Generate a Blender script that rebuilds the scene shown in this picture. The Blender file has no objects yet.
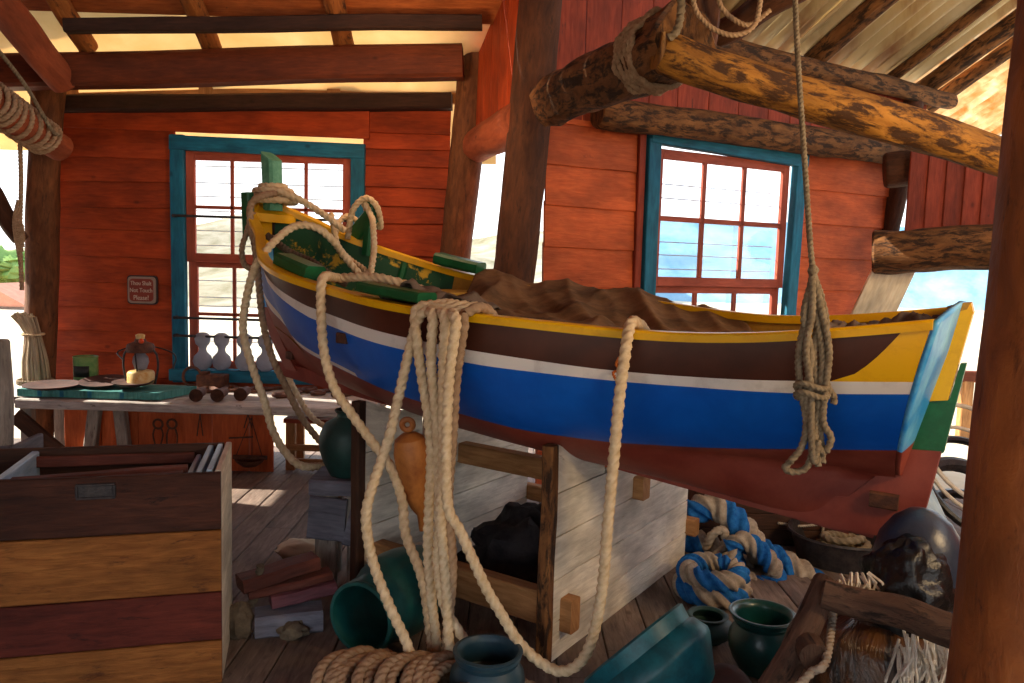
import bpy, math, random
from mathutils import Vector as V, Matrix, noise
import numpy as np
random.seed(7)
scene = bpy.context.scene
COL = scene.collection
PI = math.pi
# ------------------------------------------------------------------ camera
FOC = 796.0
PITCH, ROLL = math.radians(5.7), math.radians(1.7)
EYE = V((0, 0, 1.7))
_F = V((0, math.cos(PITCH), -math.sin(PITCH)))
_U = V((0, math.sin(PITCH), math.cos(PITCH)))
_R = V((1, 0, 0))
CR = math.cos(ROLL) * _R + math.sin(ROLL) * _U
CU = -math.sin(ROLL) * _R + math.cos(ROLL) * _U
cam = bpy.data.cameras.new('camera')
cam.sensor_width = 36
cam.lens = FOC / 1024 * 36
cam.clip_start = .05
camo = bpy.data.objects.new('camera', cam)
COL.objects.link(camo)
camo.matrix_world = Matrix(((CR.x, CU.x, -_F.x, EYE.x), (CR.y, CU.y, -_F.y, EYE.y), (CR.z, CU.z, -_F.z, EYE.z), (0, 0, 0, 1)))
scene.camera = camo


def ray(px, py):
    return _F * FOC + CR * (px - 512) - CU * (py - 341.5)


def at(px, py, Y):
    d = ray(px, py)
    return EYE + d * (Y / d.y)


def atz(px, py, z):
    d = ray(px, py)
    return EYE + d * ((z - EYE.z) / d.z)


def onplane(px, py, p0, n):
    d = ray(px, py)
    return EYE + d * ((p0 - EYE).dot(n) / d.dot(n))


# ------------------------------------------------------------------ materials
def lin(c):
    return tuple(((x / 255) / 12.92 if x / 255 <= .04045 else ((x / 255 + .055) / 1.055) ** 2.4) for x in c) + (1,)


def newmat(name):
    m = bpy.data.materials.new(name)
    m.use_nodes = True
    nt = m.node_tree
    return m, nt, nt.nodes, nt.links, nt.nodes['Principled BSDF']


def ramp(N, stops):
    r = N.new('ShaderNodeValToRGB')
    e = r.color_ramp.elements
    while len(e) < len(stops):
        e.new(.5)
    for i, (p, c) in enumerate(stops):
        e[i].position = p
        e[i].color = c
    return r


def coords(N, L, scale, kind='UV'):
    tc = N.new('ShaderNodeTexCoord')
    mp = N.new('ShaderNodeMapping')
    mp.inputs['Scale'].default_value = scale
    L.new(tc.outputs[kind], mp.inputs[0])
    return mp.outputs[0]


def noise_tex(N, L, vec, scale, detail=4, rough=.6, dist=0):
    n = N.new('ShaderNodeTexNoise')
    n.inputs['Scale'].default_value = scale
    n.inputs['Detail'].default_value = detail
    n.inputs['Roughness'].default_value = rough
    n.inputs['Distortion'].default_value = dist
    L.new(vec, n.inputs['Vector'])
    return n.outputs['Fac']


def mix(N, L, fac, a, b, mode='MIX'):
    m = N.new('ShaderNodeMix')
    m.data_type = 'RGBA'
    m.blend_type = mode
    for sock, val in ((m.inputs[0], fac), (m.inputs[6], a), (m.inputs[7], b)):
        if isinstance(val, (int, float, tuple)):
            sock.default_value = val
        else:
            L.new(val, sock)
    return m.outputs[2]


def bump(N, L, h, strength, dist, bs):
    b = N.new('ShaderNodeBump')
    b.inputs['Strength'].default_value = strength
    b.inputs['Distance'].default_value = dist
    L.new(h, b.inputs['Height'])
    L.new(b.outputs[0], bs.inputs['Normal'])


def wood(name, c1, c2, rough=.75, grain=.5, isl=.25, worn=None, wornamt=.35, spec=.3, gs=9):
    """grain runs along U; optional worn-paint patches showing a second colour"""
    m, nt, N, L, bs = newmat(name)
    uv = coords(N, L, (1.2, gs, 1))
    g = noise_tex(N, L, uv, 5, 6, .65, .6)
    col = ramp(N, [(.28, lin(c1)), (.72, lin(c2))])
    L.new(g, col.inputs[0])
    out = col.outputs[0]
    uvb = coords(N, L, (1, 2.2, 1))
    big = noise_tex(N, L, uvb, 2.3, 3, .6)
    bd = ramp(N, [(.32, (.46, .44, .42, 1)), (.66, (1.25, 1.22, 1.18, 1))])
    L.new(big, bd.inputs[0])
    out = mix(N, L, .7, out, bd.outputs[0], 'MULTIPLY')
    # knots
    vo = N.new('ShaderNodeTexVoronoi')
    vo.inputs['Scale'].default_value = 2.6
    L.new(coords(N, L, (1, 1.6, 1)), vo.inputs['Vector'])
    kr = ramp(N, [(.03, (.35, .3, .28, 1)), (.085, (1, 1, 1, 1))])
    L.new(vo.outputs['Distance'], kr.inputs[0])
    out = mix(N, L, .7, out, kr.outputs[0], 'MULTIPLY')
    if isl:
        ge = N.new('ShaderNodeNewGeometry')
        ir = ramp(N, [(0, (1 - isl,) * 3 + (1,)), (1, (1 + isl, 1 + isl * .9, 1 + isl * .8, 1))])
        L.new(ge.outputs['Random Per Island'], ir.inputs[0])
        out = mix(N, L, 1.0, out, ir.outputs[0], 'MULTIPLY')
    if worn:
        wn = noise_tex(N, L, coords(N, L, (1.5, 5, 1)), 4, 8, .72, .4)
        wr = ramp(N, [(1 - wornamt - .07, (0, 0, 0, 1)), (1 - wornamt + .03, (1, 1, 1, 1))])
        L.new(wn, wr.inputs[0])
        out = mix(N, L, wr.outputs[0], out, lin(worn))
    L.new(out, bs.inputs['Base Color'])
    bs.inputs['Roughness'].default_value = rough
    bs.inputs['Specular IOR Level'].default_value = spec
    bump(N, L, g, grain, .012, bs)
    return m


def paint(name, c, c2=None, rough=.45, scale=6, bumps=.15, spec=.4, lo=.4, hi=.65, metal=0, kind='Object', coat=0):
    m, nt, N, L, bs = newmat(name)
    v = coords(N, L, (1, 1, 1), kind)
    n = noise_tex(N, L, v, scale, 7, .68, .3)
    r = ramp(N, [(lo, lin(c)), (hi, lin(c2 or c))])
    L.new(n, r.inputs[0])
    L.new(r.outputs[0], bs.inputs['Base Color'])
    bs.inputs['Roughness'].default_value = rough
    bs.inputs['Specular IOR Level'].default_value = spec
    bs.inputs['Metallic'].default_value = metal
    bs.inputs['Coat Weight'].default_value = coat
    n2 = noise_tex(N, L, v, scale * 5, 4, .6)
    bump(N, L, n2, bumps, .01, bs)
    return m


def ropemat(name, c1, c2):
    m, nt, N, L, bs = newmat(name)
    v = coords(N, L, (1, 1, 1), 'Object')
    n = noise_tex(N, L, v, 30, 5, .7)
    r = ramp(N, [(.3, lin(c1)), (.7, lin(c2))])
    L.new(n, r.inputs[0])
    L.new(r.outputs[0], bs.inputs['Base Color'])
    bs.inputs['Roughness'].default_value = .9
    bs.inputs['Specular IOR Level'].default_value = .15
    bump(N, L, noise_tex(N, L, v, 220, 3, .6), .5, .004, bs)
    return m


def glassmat(name, tint=(1, 1, 1, 1), refl=.06):
    m, nt, N, L, bs = newmat(name)
    t = N.new('ShaderNodeBsdfTransparent')
    t.inputs[0].default_value = tint
    g = N.new('ShaderNodeBsdfGlossy')
    g.inputs['Roughness'].default_value = .05
    mx = N.new('ShaderNodeMixShader')
    mx.inputs[0].default_value = refl
    L.new(t.outputs[0], mx.inputs[1])
    L.new(g.outputs[0], mx.inputs[2])
    L.new(mx.outputs[0], N['Material Output'].inputs[0])
    return m


def translucent(name, c, c2, amount=.7, scale=3):
    m, nt, N, L, bs = newmat(name)
    v = coords(N, L, (1, 1, 1), 'Object')
    n = noise_tex(N, L, v, scale, 6, .65, .4)
    r = ramp(N, [(.35, lin(c)), (.7, lin(c2))])
    L.new(n, r.inputs[0])
    d = N.new('ShaderNodeBsdfDiffuse')
    t = N.new('ShaderNodeBsdfTranslucent')
    L.new(r.outputs[0], d.inputs[0])
    L.new(r.outputs[0], t.inputs[0])
    mx = N.new('ShaderNodeMixShader')
    mx.inputs[0].default_value = amount
    L.new(d.outputs[0], mx.inputs[1])
    L.new(t.outputs[0], mx.inputs[2])
    L.new(mx.outputs[0], N['Material Output'].inputs[0])
    return m


M = {}
M['red'] = wood('red_painted_board', (140, 48, 13), (176, 70, 24), .7, .35, .16, (96, 30, 18), .3)
M['redv'] = wood('red_painted_plank', (120, 44, 26), (152, 64, 40), .7, .45, .14, (78, 38, 28), .34)
M['redlight'] = wood('faded_red_board', (178, 76, 34), (210, 104, 54), .7, .4, .12, (120, 54, 36), .3)
M['bluetrim'] = wood('blue_painted_trim', (14, 84, 116), (26, 116, 146), .6, .3, .12, (70, 66, 60), .27)
M['sash'] = wood('dull_pink_sash', (146, 66, 48), (176, 88, 66), .65, .3, .1, (110, 60, 46), .3)
M['log'] = wood('brown_log', (78, 46, 26), (128, 80, 48), .8, .8, .1, (52, 34, 24), .35, gs=5)
M['logdark'] = wood('dark_log', (58, 32, 20), (92, 54, 32), .8, .8, .1, (38, 24, 18), .35, gs=5)
M['logred'] = wood('reddish_log', (132, 62, 36), (168, 88, 54), .75, .6, .1, (92, 46, 30), .3, gs=5)
M['bigpost'] = wood('orange_brown_post', (116, 60, 26), (158, 90, 42), .6, .7, .1, (74, 34, 18), .36, gs=3)
M['logyel'] = wood('golden_log', (122, 76, 26), (176, 124, 50), .8, 1.4, .1, (64, 38, 18), .47, gs=3)
M['logmoss'] = wood('weathered_log', (92, 56, 30), (142, 98, 56), .85, 1.3, .1, (50, 32, 20), .46, gs=3)
M['beam'] = wood('dark_red_beam', (84, 36, 16), (118, 56, 26), .7, .5, .1, (60, 30, 20), .3)
M['black_beam'] = wood('tarred_beam', (44, 28, 22), (70, 44, 32), .8, .6, .1)
M['roofboard'] = wood('roof_board', (140, 70, 30), (184, 104, 52), .8, .5, .2, (90, 50, 28), .3)
M['rafter'] = wood('rafter_wood', (128, 70, 30), (176, 110, 54), .85, .8, .15, (70, 40, 24), .4)
M['greywood'] = wood('weathered_grey_wood', (120, 112, 108), (172, 162, 152), .85, .7, .15, (86, 76, 70), .35)
M['bluegrey'] = wood('blue_grey_wood', (92, 93, 106), (132, 132, 146), .85, .7, .12, (70, 62, 64), .32)
M['floor'] = wood('floor_board', (92, 78, 72), (138, 122, 112), .8, .5, .16, (78, 66, 60), .32)
M['benchtop'] = wood('pale_bench_board', (150, 144, 142), (206, 200, 196), .8, .8, .12, (104, 92, 86), .33)
M['sunlitwood'] = wood('sunlit_cream_plank', (216, 200, 166), (244, 234, 212), .7, .4, .05, (176, 120, 66), .25)  # sunlight on the leaning plank put into a paler wood colour
M['palewood'] = wood('whitewashed_board', (200, 193, 178), (240, 235, 222), .8, .6, .1, (140, 104, 68), .30)
M['tanwood'] = wood('tan_wood', (140, 96, 56), (186, 138, 90), .75, .5, .1)
M['chestdark'] = wood('chest_dark_plank', (46, 25, 18), (80, 45, 32), .7, .5, .08, (34, 20, 16), .35, spec=.2)
M['chestred'] = wood('chest_red_plank', (70, 27, 20), (106, 46, 34), .7, .5, .08, (46, 22, 18), .35, spec=.2)
M['chestochre'] = wood('chest_ochre_plank', (108, 62, 26), (156, 100, 48), .7, .6, .08, (84, 48, 24), .36, spec=.2)
M['chestin'] = wood('chest_inner_wood', (48, 28, 18), (78, 46, 30), .7, .4, .1)
M['skyedge_paleboard'] = wood('sky_edge_and_pale_board', (130, 164, 200), (186, 210, 232), .4, .4, .1, (84, 88, 104), .28)  # sky light on the chest's top edges put into colour; also a pale board
M['tealboard'] = wood('teal_board', (40, 108, 108), (92, 160, 156), .6, .4, .1, (70, 70, 62), .33)
M['dkbox'] = wood('dark_timber', (48, 30, 22), (80, 50, 34), .8, .5, .15)
M['maroon'] = wood('maroon_block', (80, 40, 32), (114, 62, 50), .7, .5, .1, (70, 40, 36), .3)
M['mauve'] = wood('mauve_block', (100, 58, 68), (140, 90, 98), .75, .5, .1, (90, 56, 60), .3)
M['bark'] = wood('bark', (64, 46, 38), (112, 84, 68), .9, 1.2, .1, (40, 30, 26), .4, gs=4)
M['hblue'] = paint('hull_blue', (4, 82, 180), (10, 94, 196), .42, 3, .05, .3, coat=.05)
M['hbrown'] = paint('hull_brown', (66, 32, 20), (80, 40, 26), .45, 3, .05, .3)
M['hwhite'] = paint('hull_white', (226, 218, 212), (196, 186, 180), .4, 9, .05, lo=.5, hi=.75)
M['hred'] = paint('hull_antifouling_red', (122, 48, 36), (142, 66, 50), .5, 5, .08)
M['yellow'] = paint('yellow_paint', (232, 176, 12), (206, 148, 16), .38, 9, .06, lo=.5, hi=.8)
M['lblue'] = paint('light_blue_paint', (46, 140, 214), (112, 190, 234), .35, 7, .06, lo=.42, hi=.66)
M['green'] = paint('green_paint', (10, 84, 46), (18, 104, 60), .4, 10, .08, lo=.45, hi=.7)
M['paleGreen'] = paint('faded_green_paint', (96, 158, 130), (60, 130, 100), .5, 16, .1)
M['inner'] = paint('inner_green_and_yellow', (16, 70, 44), (196, 160, 44), .55, 7, .1, lo=.56, hi=.62)
M['ochre'] = paint('ochre_paint', (186, 140, 48), (150, 104, 38), .5, 8, .1, lo=.4, hi=.7)
M['canvas'] = paint('brown_canvas', (136, 102, 72), (88, 66, 48), .9, 5, .3, .1, lo=.35, hi=.65)
M['greycloth'] = paint('grey_brown_cloth', (124, 106, 92), (88, 74, 64), .9, 6, .3, .1)
M['darkcloth'] = paint('dark_grey_cloth', (58, 54, 56), (34, 32, 36), .8, 9, .4, .2)
M['rope'] = ropemat('manila_rope', (204, 174, 132), (234, 210, 174))
M['ropebrown'] = ropemat('brown_rope', (146, 118, 92), (184, 154, 124))
M['ropegrey'] = ropemat('grey_rope', (112, 98, 80), (154, 138, 114))
M['ropedark'] = ropemat('dark_rope', (84, 72, 60), (116, 102, 84))
M['ropewhite'] = ropemat('white_rope', (196, 184, 166), (226, 216, 200))
M['ropebeige'] = ropemat('beige_strand', (136, 122, 106), (186, 170, 150))
M['ropeblue'] = ropemat('blue_strand', (12, 70, 140), (48, 122, 190))
M['orangeline'] = ropemat('orange_twine', (176, 88, 34), (206, 116, 58))
M['teal'] = paint('teal_glaze', (14, 62, 60), (26, 86, 82), .35, 6, .1, .5, coat=.2)
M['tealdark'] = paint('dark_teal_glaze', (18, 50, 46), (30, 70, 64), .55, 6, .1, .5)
M['tealbright'] = paint('turquoise_glaze', (8, 66, 76), (22, 100, 112), .42, 7, .1, .4)
M['navy'] = paint('blue_grey_glaze', (32, 62, 76), (60, 78, 82), .45, 7, .1, .4)
M['buoy'] = paint('tan_wood_float', (186, 118, 56), (150, 86, 40), .5, 9, .12)
M['blacktar'] = paint('black_tar', (12, 12, 13), (30, 27, 27), .33, 9, .5, .5)
M['blacksmooth'] = paint('blue_black_paint', (42, 50, 66), (58, 66, 82), .33, 8, .2, .5)
M['stump'] = wood('wet_stump', (58, 38, 24), (112, 72, 36), .3, 1.6, .05, (24, 18, 16), .42, .8, 3)
M['ivory'] = paint('ivory', (196, 186, 176), (170, 160, 150), .4, 20, .05)
M['rust'] = paint('rusty_iron', (72, 44, 34), (106, 66, 46), .7, 20, .4, .3)
M['iron'] = paint('dark_iron', (44, 40, 42), (70, 62, 60), .5, 20, .3, .4, metal=.4)
M['leather'] = paint('brown_leather', (62, 38, 34), (86, 54, 46), .8, 12, .2)
M['tin'] = paint('green_tin', (84, 130, 74), (128, 156, 96), .4, 14, .1)
M['blacklab'] = paint('black_label', (24, 26, 24), (40, 40, 36), .5, 20, .05)
M['cream'] = paint('cream_enamel', (222, 198, 140), (206, 150, 70), .4, 24, .05)
M['orangepl'] = paint('orange_plastic', (232, 80, 24), (220, 70, 20), .35, 5, .02)
M['reed'] = wood('dry_reed', (160, 138, 112), (206, 188, 160), .9, .9, .1, gs=24)
M['signred'] = paint('sign_red', (128, 50, 36), (140, 60, 44), .5, 8, .05)
M['signgrey'] = paint('sign_grey', (150, 130, 116), (160, 140, 126), .6, 8, .05)
M['signdark'] = paint('sign_dark_edge', (46, 38, 40), (56, 46, 46), .6, 8, .05)
M['signtext'] = paint('sign_lettering', (206, 186, 168), (196, 176, 158), .6, 8, .02)
M['glass'] = glassmat('window_glass')
M['floatglass'] = translucent('cloudy_glass', (150, 150, 158), (190, 190, 198), .55)
M['soffit'] = translucent('cream_roof_sheet', (222, 194, 148), (236, 212, 174), .64, 2)
M['skylight'] = translucent('pale_roof_sheet', (250, 238, 212), (214, 160, 96), .75, 5)
M['bar'] = paint('pale_blue_bar', (170, 188, 210), (180, 196, 214), .5, 8, .02)
M['sand'] = paint('sunlit_sand', (206, 194, 170), (190, 176, 150), .9, .8, .1, .1)
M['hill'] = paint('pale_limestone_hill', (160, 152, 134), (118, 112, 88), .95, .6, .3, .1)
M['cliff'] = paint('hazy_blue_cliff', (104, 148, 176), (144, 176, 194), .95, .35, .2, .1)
M['scrub'] = paint('green_scrub', (96, 128, 62), (132, 156, 90), .95, 2, .3, .1)
M['housewall'] = paint('pale_house_wall', (190, 170, 160), (206, 186, 176), .9, 3, .05)
M['houseroof'] = paint('pink_tiled_roof', (196, 130, 104), (206, 146, 118), .9, 5, .2)


def corr_mat():
    m, nt, N, L, bs = newmat('corrugated_iron')
    v = coords(N, L, (.5, 2.0, 1))
    n = noise_tex(N, L, v, 1.7, 6, .62, .5)
    r = ramp(N, [(.36, lin((140, 84, 38))), (.47, lin((206, 184, 140))), (.66, lin((228, 220, 194)))])
    L.new(n, r.inputs[0])
    L.new(r.outputs[0], bs.inputs['Base Color'])
    bs.inputs['Metallic'].default_value = 0
    bs.inputs['Roughness'].default_value = .5
    return m


M['corr'] = corr_mat()


# ------------------------------------------------------------------ mesh builder
class MB:
    def __init__(s):
        s.v, s.f, s.uv, s.m = [], [], [], []

    def add(s, vs, fs, uvs, mi=0):
        o = len(s.v)
        s.v += [tuple(p) for p in vs]
        for k, f in enumerate(fs):
            s.f.append([i + o for i in f])
            s.uv.append(uvs[k])
            s.m.append(mi[k] if isinstance(mi, list) else mi)

    def rings(s, rs, closed=True, caps=True, mi=0, ulen=None, loop=False):
        """rs: list of rings of points (same count)"""
        n = len(rs[0])
        vs = [p for r in rs for p in r]
        fs, uv, ms = [], [], []
        du, dv = random.random() * 40, random.random() * 40
        us = [0]
        for a, b in zip(rs, rs[1:] + ([rs[0]] if loop else [])):
            ca = sum((V(p) for p in a), V()) / n
            cb = sum((V(p) for p in b), V()) / n
            us.append(us[-1] + (cb - ca).length)
        per = [0]
        r0 = rs[len(rs) // 2]
        for i in range(n):
            per.append(per[-1] + (V(r0[(i + 1) % n]) - V(r0[i])).length)
        R = len(rs)
        for j in range(R if loop else R - 1):
            for i in range(n if closed else n - 1):
                a, b = j * n + i, j * n + (i + 1) % n
                c, d = ((j + 1) % R) * n + (i + 1) % n, ((j + 1) % R) * n + i
                fs.append([a, b, c, d])
                u0, u1, w0, w1 = us[j] + du, us[j + 1] + du, per[i] + dv, per[i + 1] + dv
                uv.append([(u0, w0), (u0, w1), (u1, w1), (u1, w0)])
                ms.append(mi(j, i) if callable(mi) else mi)
        if caps and closed and not loop:
            for base, rev in ((0, True), ((R - 1) * n, False)):
                idx = list(range(base, base + n))
                pts = [V(vs[k]) for k in idx]
                c = sum(pts, V()) / n
                e1 = (pts[0] - c)
                e1 = e1.normalized() if e1.length > 1e-9 else V((1, 0, 0))
                e2 = pts[n // 4] - c
                e2 = e2 - e1 * e2.dot(e1)
                e2 = e2.normalized() if e2.length > 1e-9 else V((0, 1, 0))
                uvs = [((p - c).dot(e1) + du, (p - c).dot(e2) + dv) for p in pts]
                if rev:
                    idx, uvs = idx[::-1], uvs[::-1]
                fs.append(idx)
                uv.append(uvs)
                ms.append(mi(0, 0) if callable(mi) else mi)
        s.add(vs, fs, uv, ms)
        return s

    def plank(s, a, b, w, t, wdir=(0, 0, 1), c=.006, seg=1, wob=0, mi=0, w2=None):
        """board from a to b, w wide along wdir, t thick"""
        a, b = V(a), V(b)
        d = (b - a).normalized()
        wd = V(wdir)
        wd = (wd - d * wd.dot(d)).normalized()
        td = d.cross(wd)
        w2 = w if w2 is None else w2
        rs = []
        so = random.random() * 99
        for k in range(seg + 1):
            u = k / seg
            ww = (w + (w2 - w) * u) / 2
            tt = t / 2
            cc = min(c, ww * .45, tt * .45)
            p = a + (b - a) * u
            if wob:
                p = p + wd * wob * noise.noise((u * 3 + so, 0, 0)) + td * wob * .6 * noise.noise((u * 3 + so, 7, 0))
                ww *= 1 + wob / max(w, .01) * .8 * noise.noise((u * 4 + so, 3, 0))
            rs.append([p + wd * x + td * y for x, y in ((-ww, -tt + cc), (-ww + cc, -tt), (ww - cc, -tt), (ww, -tt + cc), (ww, tt - cc), (ww - cc, tt), (-ww + cc, tt), (-ww, tt - cc))])
        return s.rings(rs, mi=mi)

    def tube(s, pts, r, n=10, mi=0, lobes=0, pitch=8, caps=True, ecc=1.0, lobed=.16, phase=0):
        pts = [V(p) for p in pts]
        rr = r if isinstance(r, (list, tuple)) else [r] * len(pts)
        t0 = (pts[1] - pts[0]).normalized()
        ref = V((0, 0, 1)) if abs(t0.z) < .9 else V((1, 0, 0))
        e1 = (ref - t0 * ref.dot(t0)).normalized()
        rs = []
        sl = 0
        for k, p in enumerate(pts):
            if k:
                sl += (p - pts[k - 1]).length
            t = (pts[min(k + 1, len(pts) - 1)] - pts[max(k - 1, 0)])
            t = t.normalized() if t.length > 1e-9 else t0
            e1 = (e1 - t * e1.dot(t))
            e1 = e1.normalized() if e1.length > 1e-9 else V((1, 0, 0))
            e2 = t.cross(e1)
            ring = []
            tw = sl / (pitch * rr[k]) * 2 * PI + phase if lobes else 0
            for i in range(n):
                ph = 2 * PI * i / n + tw
                q = rr[k] * (1 + lobed * math.cos(lobes * 2 * PI * i / n)) if lobes else rr[k]
                ring.append(p + e1 * math.cos(ph) * q + e2 * math.sin(ph) * q * ecc)
            rs.append(ring)
        return s.rings(rs, mi=mi, caps=caps)

    def log(s, a, b, r0, r1=None, seed=0, amp=.10, n=18, seg=22, bend=0.0, mi=0, round_end=True):
        a, b = V(a), V(b)
        r1 = r0 if r1 is None else r1
        d = (b - a).normalized()
        ref = V((0, 0, 1)) if abs(d.z) < .9 else V((1, 0, 0))
        e1 = (ref - d * ref.dot(d)).normalized()
        e2 = d.cross(e1)
        L_ = (b - a).length
        us = [i / seg for i in range(seg + 1)]
        if round_end:
            us = [0, .004 * 0 + min(.012, .02 / L_)] + us[1:-1] + [1 - min(.012, .02 / L_), 1]
        rs = []
        for k, u in enumerate(us):
            r = r0 + (r1 - r0) * u
            if round_end and k in (0, len(us) - 1):
                r *= .88
            off = e1 * bend * noise.noise((u * 2.2 + seed * 5.1, seed, 0)) + e2 * bend * noise.noise((u * 2.2, seed * 3.3, 5))
            ring = []
            for i in range(n):
                ph = 2 * PI * i / n
                q = r * (1 + amp * noise.noise((math.cos(ph) * 1.4 + seed * 7.7, math.sin(ph) * 1.4, u * L_ * 2.5)) + amp * .6 * noise.noise((math.cos(ph) * 4, math.sin(ph) * 4 + seed, u * L_ * 5)))
                ring.append(a + d * (u * L_) + off + e1 * math.cos(ph) * q + e2 * math.sin(ph) * q)
            rs.append(ring)
        return s.rings(rs, mi=mi)

    def lathe(s, prof, o, axis=(0, 0, 1), n=32, mi=0, sx=1.0):
        o = V(o)
        d = V(axis).normalized()
        ref = V((1, 0, 0)) if abs(d.x) < .9 else V((0, 1, 0))
        e1 = (ref - d * ref.dot(d)).normalized()
        e2 = d.cross(e1)
        rs = [[o + d * z + (e1 * math.cos(2 * PI * i / n) * sx + e2 * math.sin(2 * PI * i / n)) * max(r, .0005) for i in range(n)] for r, z in prof]
        return s.rings(rs, mi=mi)

    def grid(s, fn, nu, nv, mi=0, uvs=1.0):
        vs = [fn(i / nu, j / nv) for i in range(nu + 1) for j in range(nv + 1)]
        fs, uv, ms = [], [], []
        for i in range(nu):
            for j in range(nv):
                a = i * (nv + 1) + j
                fs.append([a, a + nv + 1, a + nv + 2, a + 1])
                uv.append([(i / nu * uvs, j / nv), ((i + 1) / nu * uvs, j / nv), ((i + 1) / nu * uvs, (j + 1) / nv), (i / nu * uvs, (j + 1) / nv)])
                ms.append(mi((i + .5) / nu, (j + .5) / nv) if callable(mi) else mi)
        s.add(vs, fs, uv, ms)
        return s

    def prism(s, poly, ext, mi=0):
        """extrude a planar polygon (3d points) by +-ext/2"""
        ext = V(ext)
        return s.rings([[V(p) - ext / 2 for p in poly], [V(p) + ext / 2 for p in poly]], mi=mi)

    def blob(s, c, rad, seed=0, amp=.15, fr=2.0, nu=24, nv=16, flat=None, mi=0):
        c = V(c)
        rs = []
        for j in range(nv + 1):
            th = PI * (j + .02) / (nv + .04)
            ring = []
            for i in range(nu):
                ph = 2 * PI * i / nu
                d = V((math.sin(th) * math.cos(ph), math.sin(th) * math.sin(ph), math.cos(th)))
                q = 1 + amp * noise.fractal(d * fr + V((seed * 3.1, seed, 0)), 1.0, 2.0, 3)
                p = V((d.x * rad[0], d.y * rad[1], d.z * rad[2])) * q
                if flat is not None and p.z < flat:
                    p.z = flat
                ring.append(c + p)
            rs.append(ring)
        return s.rings(rs, mi=mi)

    def build(s, name, mats, parent=None, smooth=True, label=None, cat=None, group=None, kind=None, sharp=40, solid=0, uid=None):
        if not isinstance(mats, (list, tuple)):
            mats = [mats]
        if parent is not None:
            org = V(WL[parent.name])
        else:
            a = np.array(s.v)
            org = V(((a[:, 0].min() + a[:, 0].max()) / 2, (a[:, 1].min() + a[:, 1].max()) / 2, a[:, 2].min()))
        me = bpy.data.meshes.new(name)
        me.from_pydata([tuple(V(p) - org) for p in s.v], [], s.f)
        for m in mats:
            me.materials.append(M[m] if isinstance(m, str) else m)
        ul = me.uv_layers.new(name='UVMap')
        ul.data.foreach_set('uv', [c for fu in s.uv for p in fu for c in p])
        me.polygons.foreach_set('material_index', s.m)
        me.polygons.foreach_set('use_smooth', [bool(smooth)] * len(s.f))
        me.update()
        if smooth and sharp:
            me.set_sharp_from_angle(angle=math.radians(sharp))
        o = bpy.data.objects.new(name, me)
        COL.objects.link(o)
        if parent is not None:
            o.parent = parent
            WL[o.name] = tuple(org)
        else:
            o.location = org
            WL[o.name] = tuple(org)
        if solid:
            md = o.modifiers.new('thickness', 'SOLIDIFY')
            md.thickness = solid
            md.offset = 0
        tag(o, label, cat, group, kind)
        return o


WL = {}


def tag(o, label=None, cat=None, group=None, kind=None):
    for k, v in (('label', label), ('category', cat), ('group', group), ('kind', kind)):
        if v:
            o[k] = v
    return o


def thing(name, loc, label, cat, group=None, kind=None):
    o = bpy.data.objects.new(name, None)
    o.empty_display_size = .1
    o.location = V(loc)
    COL.objects.link(o)
    WL[o.name] = tuple(V(loc))
    return tag(o, label, cat, group, kind)


def curve(pts, ds=.02):
    """Catmull-Rom through pts, resampled"""
    P = [V(p) for p in pts]
    P = [P[0] * 2 - P[1]] + P + [P[-1] * 2 - P[-2]]
    out = []
    for i in range(1, len(P) - 2):
        p0, p1, p2, p3 = P[i - 1:i + 3]
        n = max(2, int((p2 - p1).length / ds))
        for k in range(n):
            t = k / n
            out.append(.5 * ((2 * p1) + (p2 - p0) * t + (2 * p0 - 5 * p1 + 4 * p2 - p3) * t * t + (3 * p1 - p0 - 3 * p2 + p3) * t ** 3))
    out.append(P[-2])
    return out


def rope_mb(pts, r, mb=None, mi=0, lobes=3, n=15, pitch=5.2, phase=0, res=.5):
    mb = mb or MB()
    mb.tube(curve(pts, r * res), r, n, mi, lobes, pitch, phase=phase, lobed=.12)
    return mb


def box(mb, x0, x1, y0, y1, z0, z1, c=.005, mi=0):
    mb.plank((x0, (y0 + y1) / 2, (z0 + z1) / 2), (x1, (y0 + y1) / 2, (z0 + z1) / 2), z1 - z0, y1 - y0, (0, 0, 1), c, mi=mi)
    return mb


# ================================================================== SETTING
WY = 6.8                                   # plane of the far wall
P2 = V((.204, 5.8, 0))                     # start of the side wall
E2 = V((math.cos(math.radians(28)), math.sin(math.radians(28)), 0))
N2 = V((E2.y, -E2.x, 0))                   # towards the room


def w2(px, py, off=0):
    return onplane(px, py, P2 + N2 * off, N2)


def w2p(t, z, off=0):
    return P2 + E2 * t + N2 * off + V((0, 0, z))


# floor boards
mb = MB()
x = -6.0
while x < 7:
    w = random.uniform(.17, .23)
    y = -1.5 + random.uniform(-1, 0)
    while y < 9.4:
        ln = random.uniform(2.2, 3.6)
        ye = min(y + ln, 7.0 if x < -.3 else 9.0 if x < 3.0 else 6.2)
        if ye - y > .05:
            mb.plank((x + w / 2, y, -.02), (x + w / 2, ye - .004, -.02), w - .006, .04, (1, 0, 0), .004)
        y += ln
    x += w
mb.build('floor', 'floor', smooth=False, kind='structure')
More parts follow.
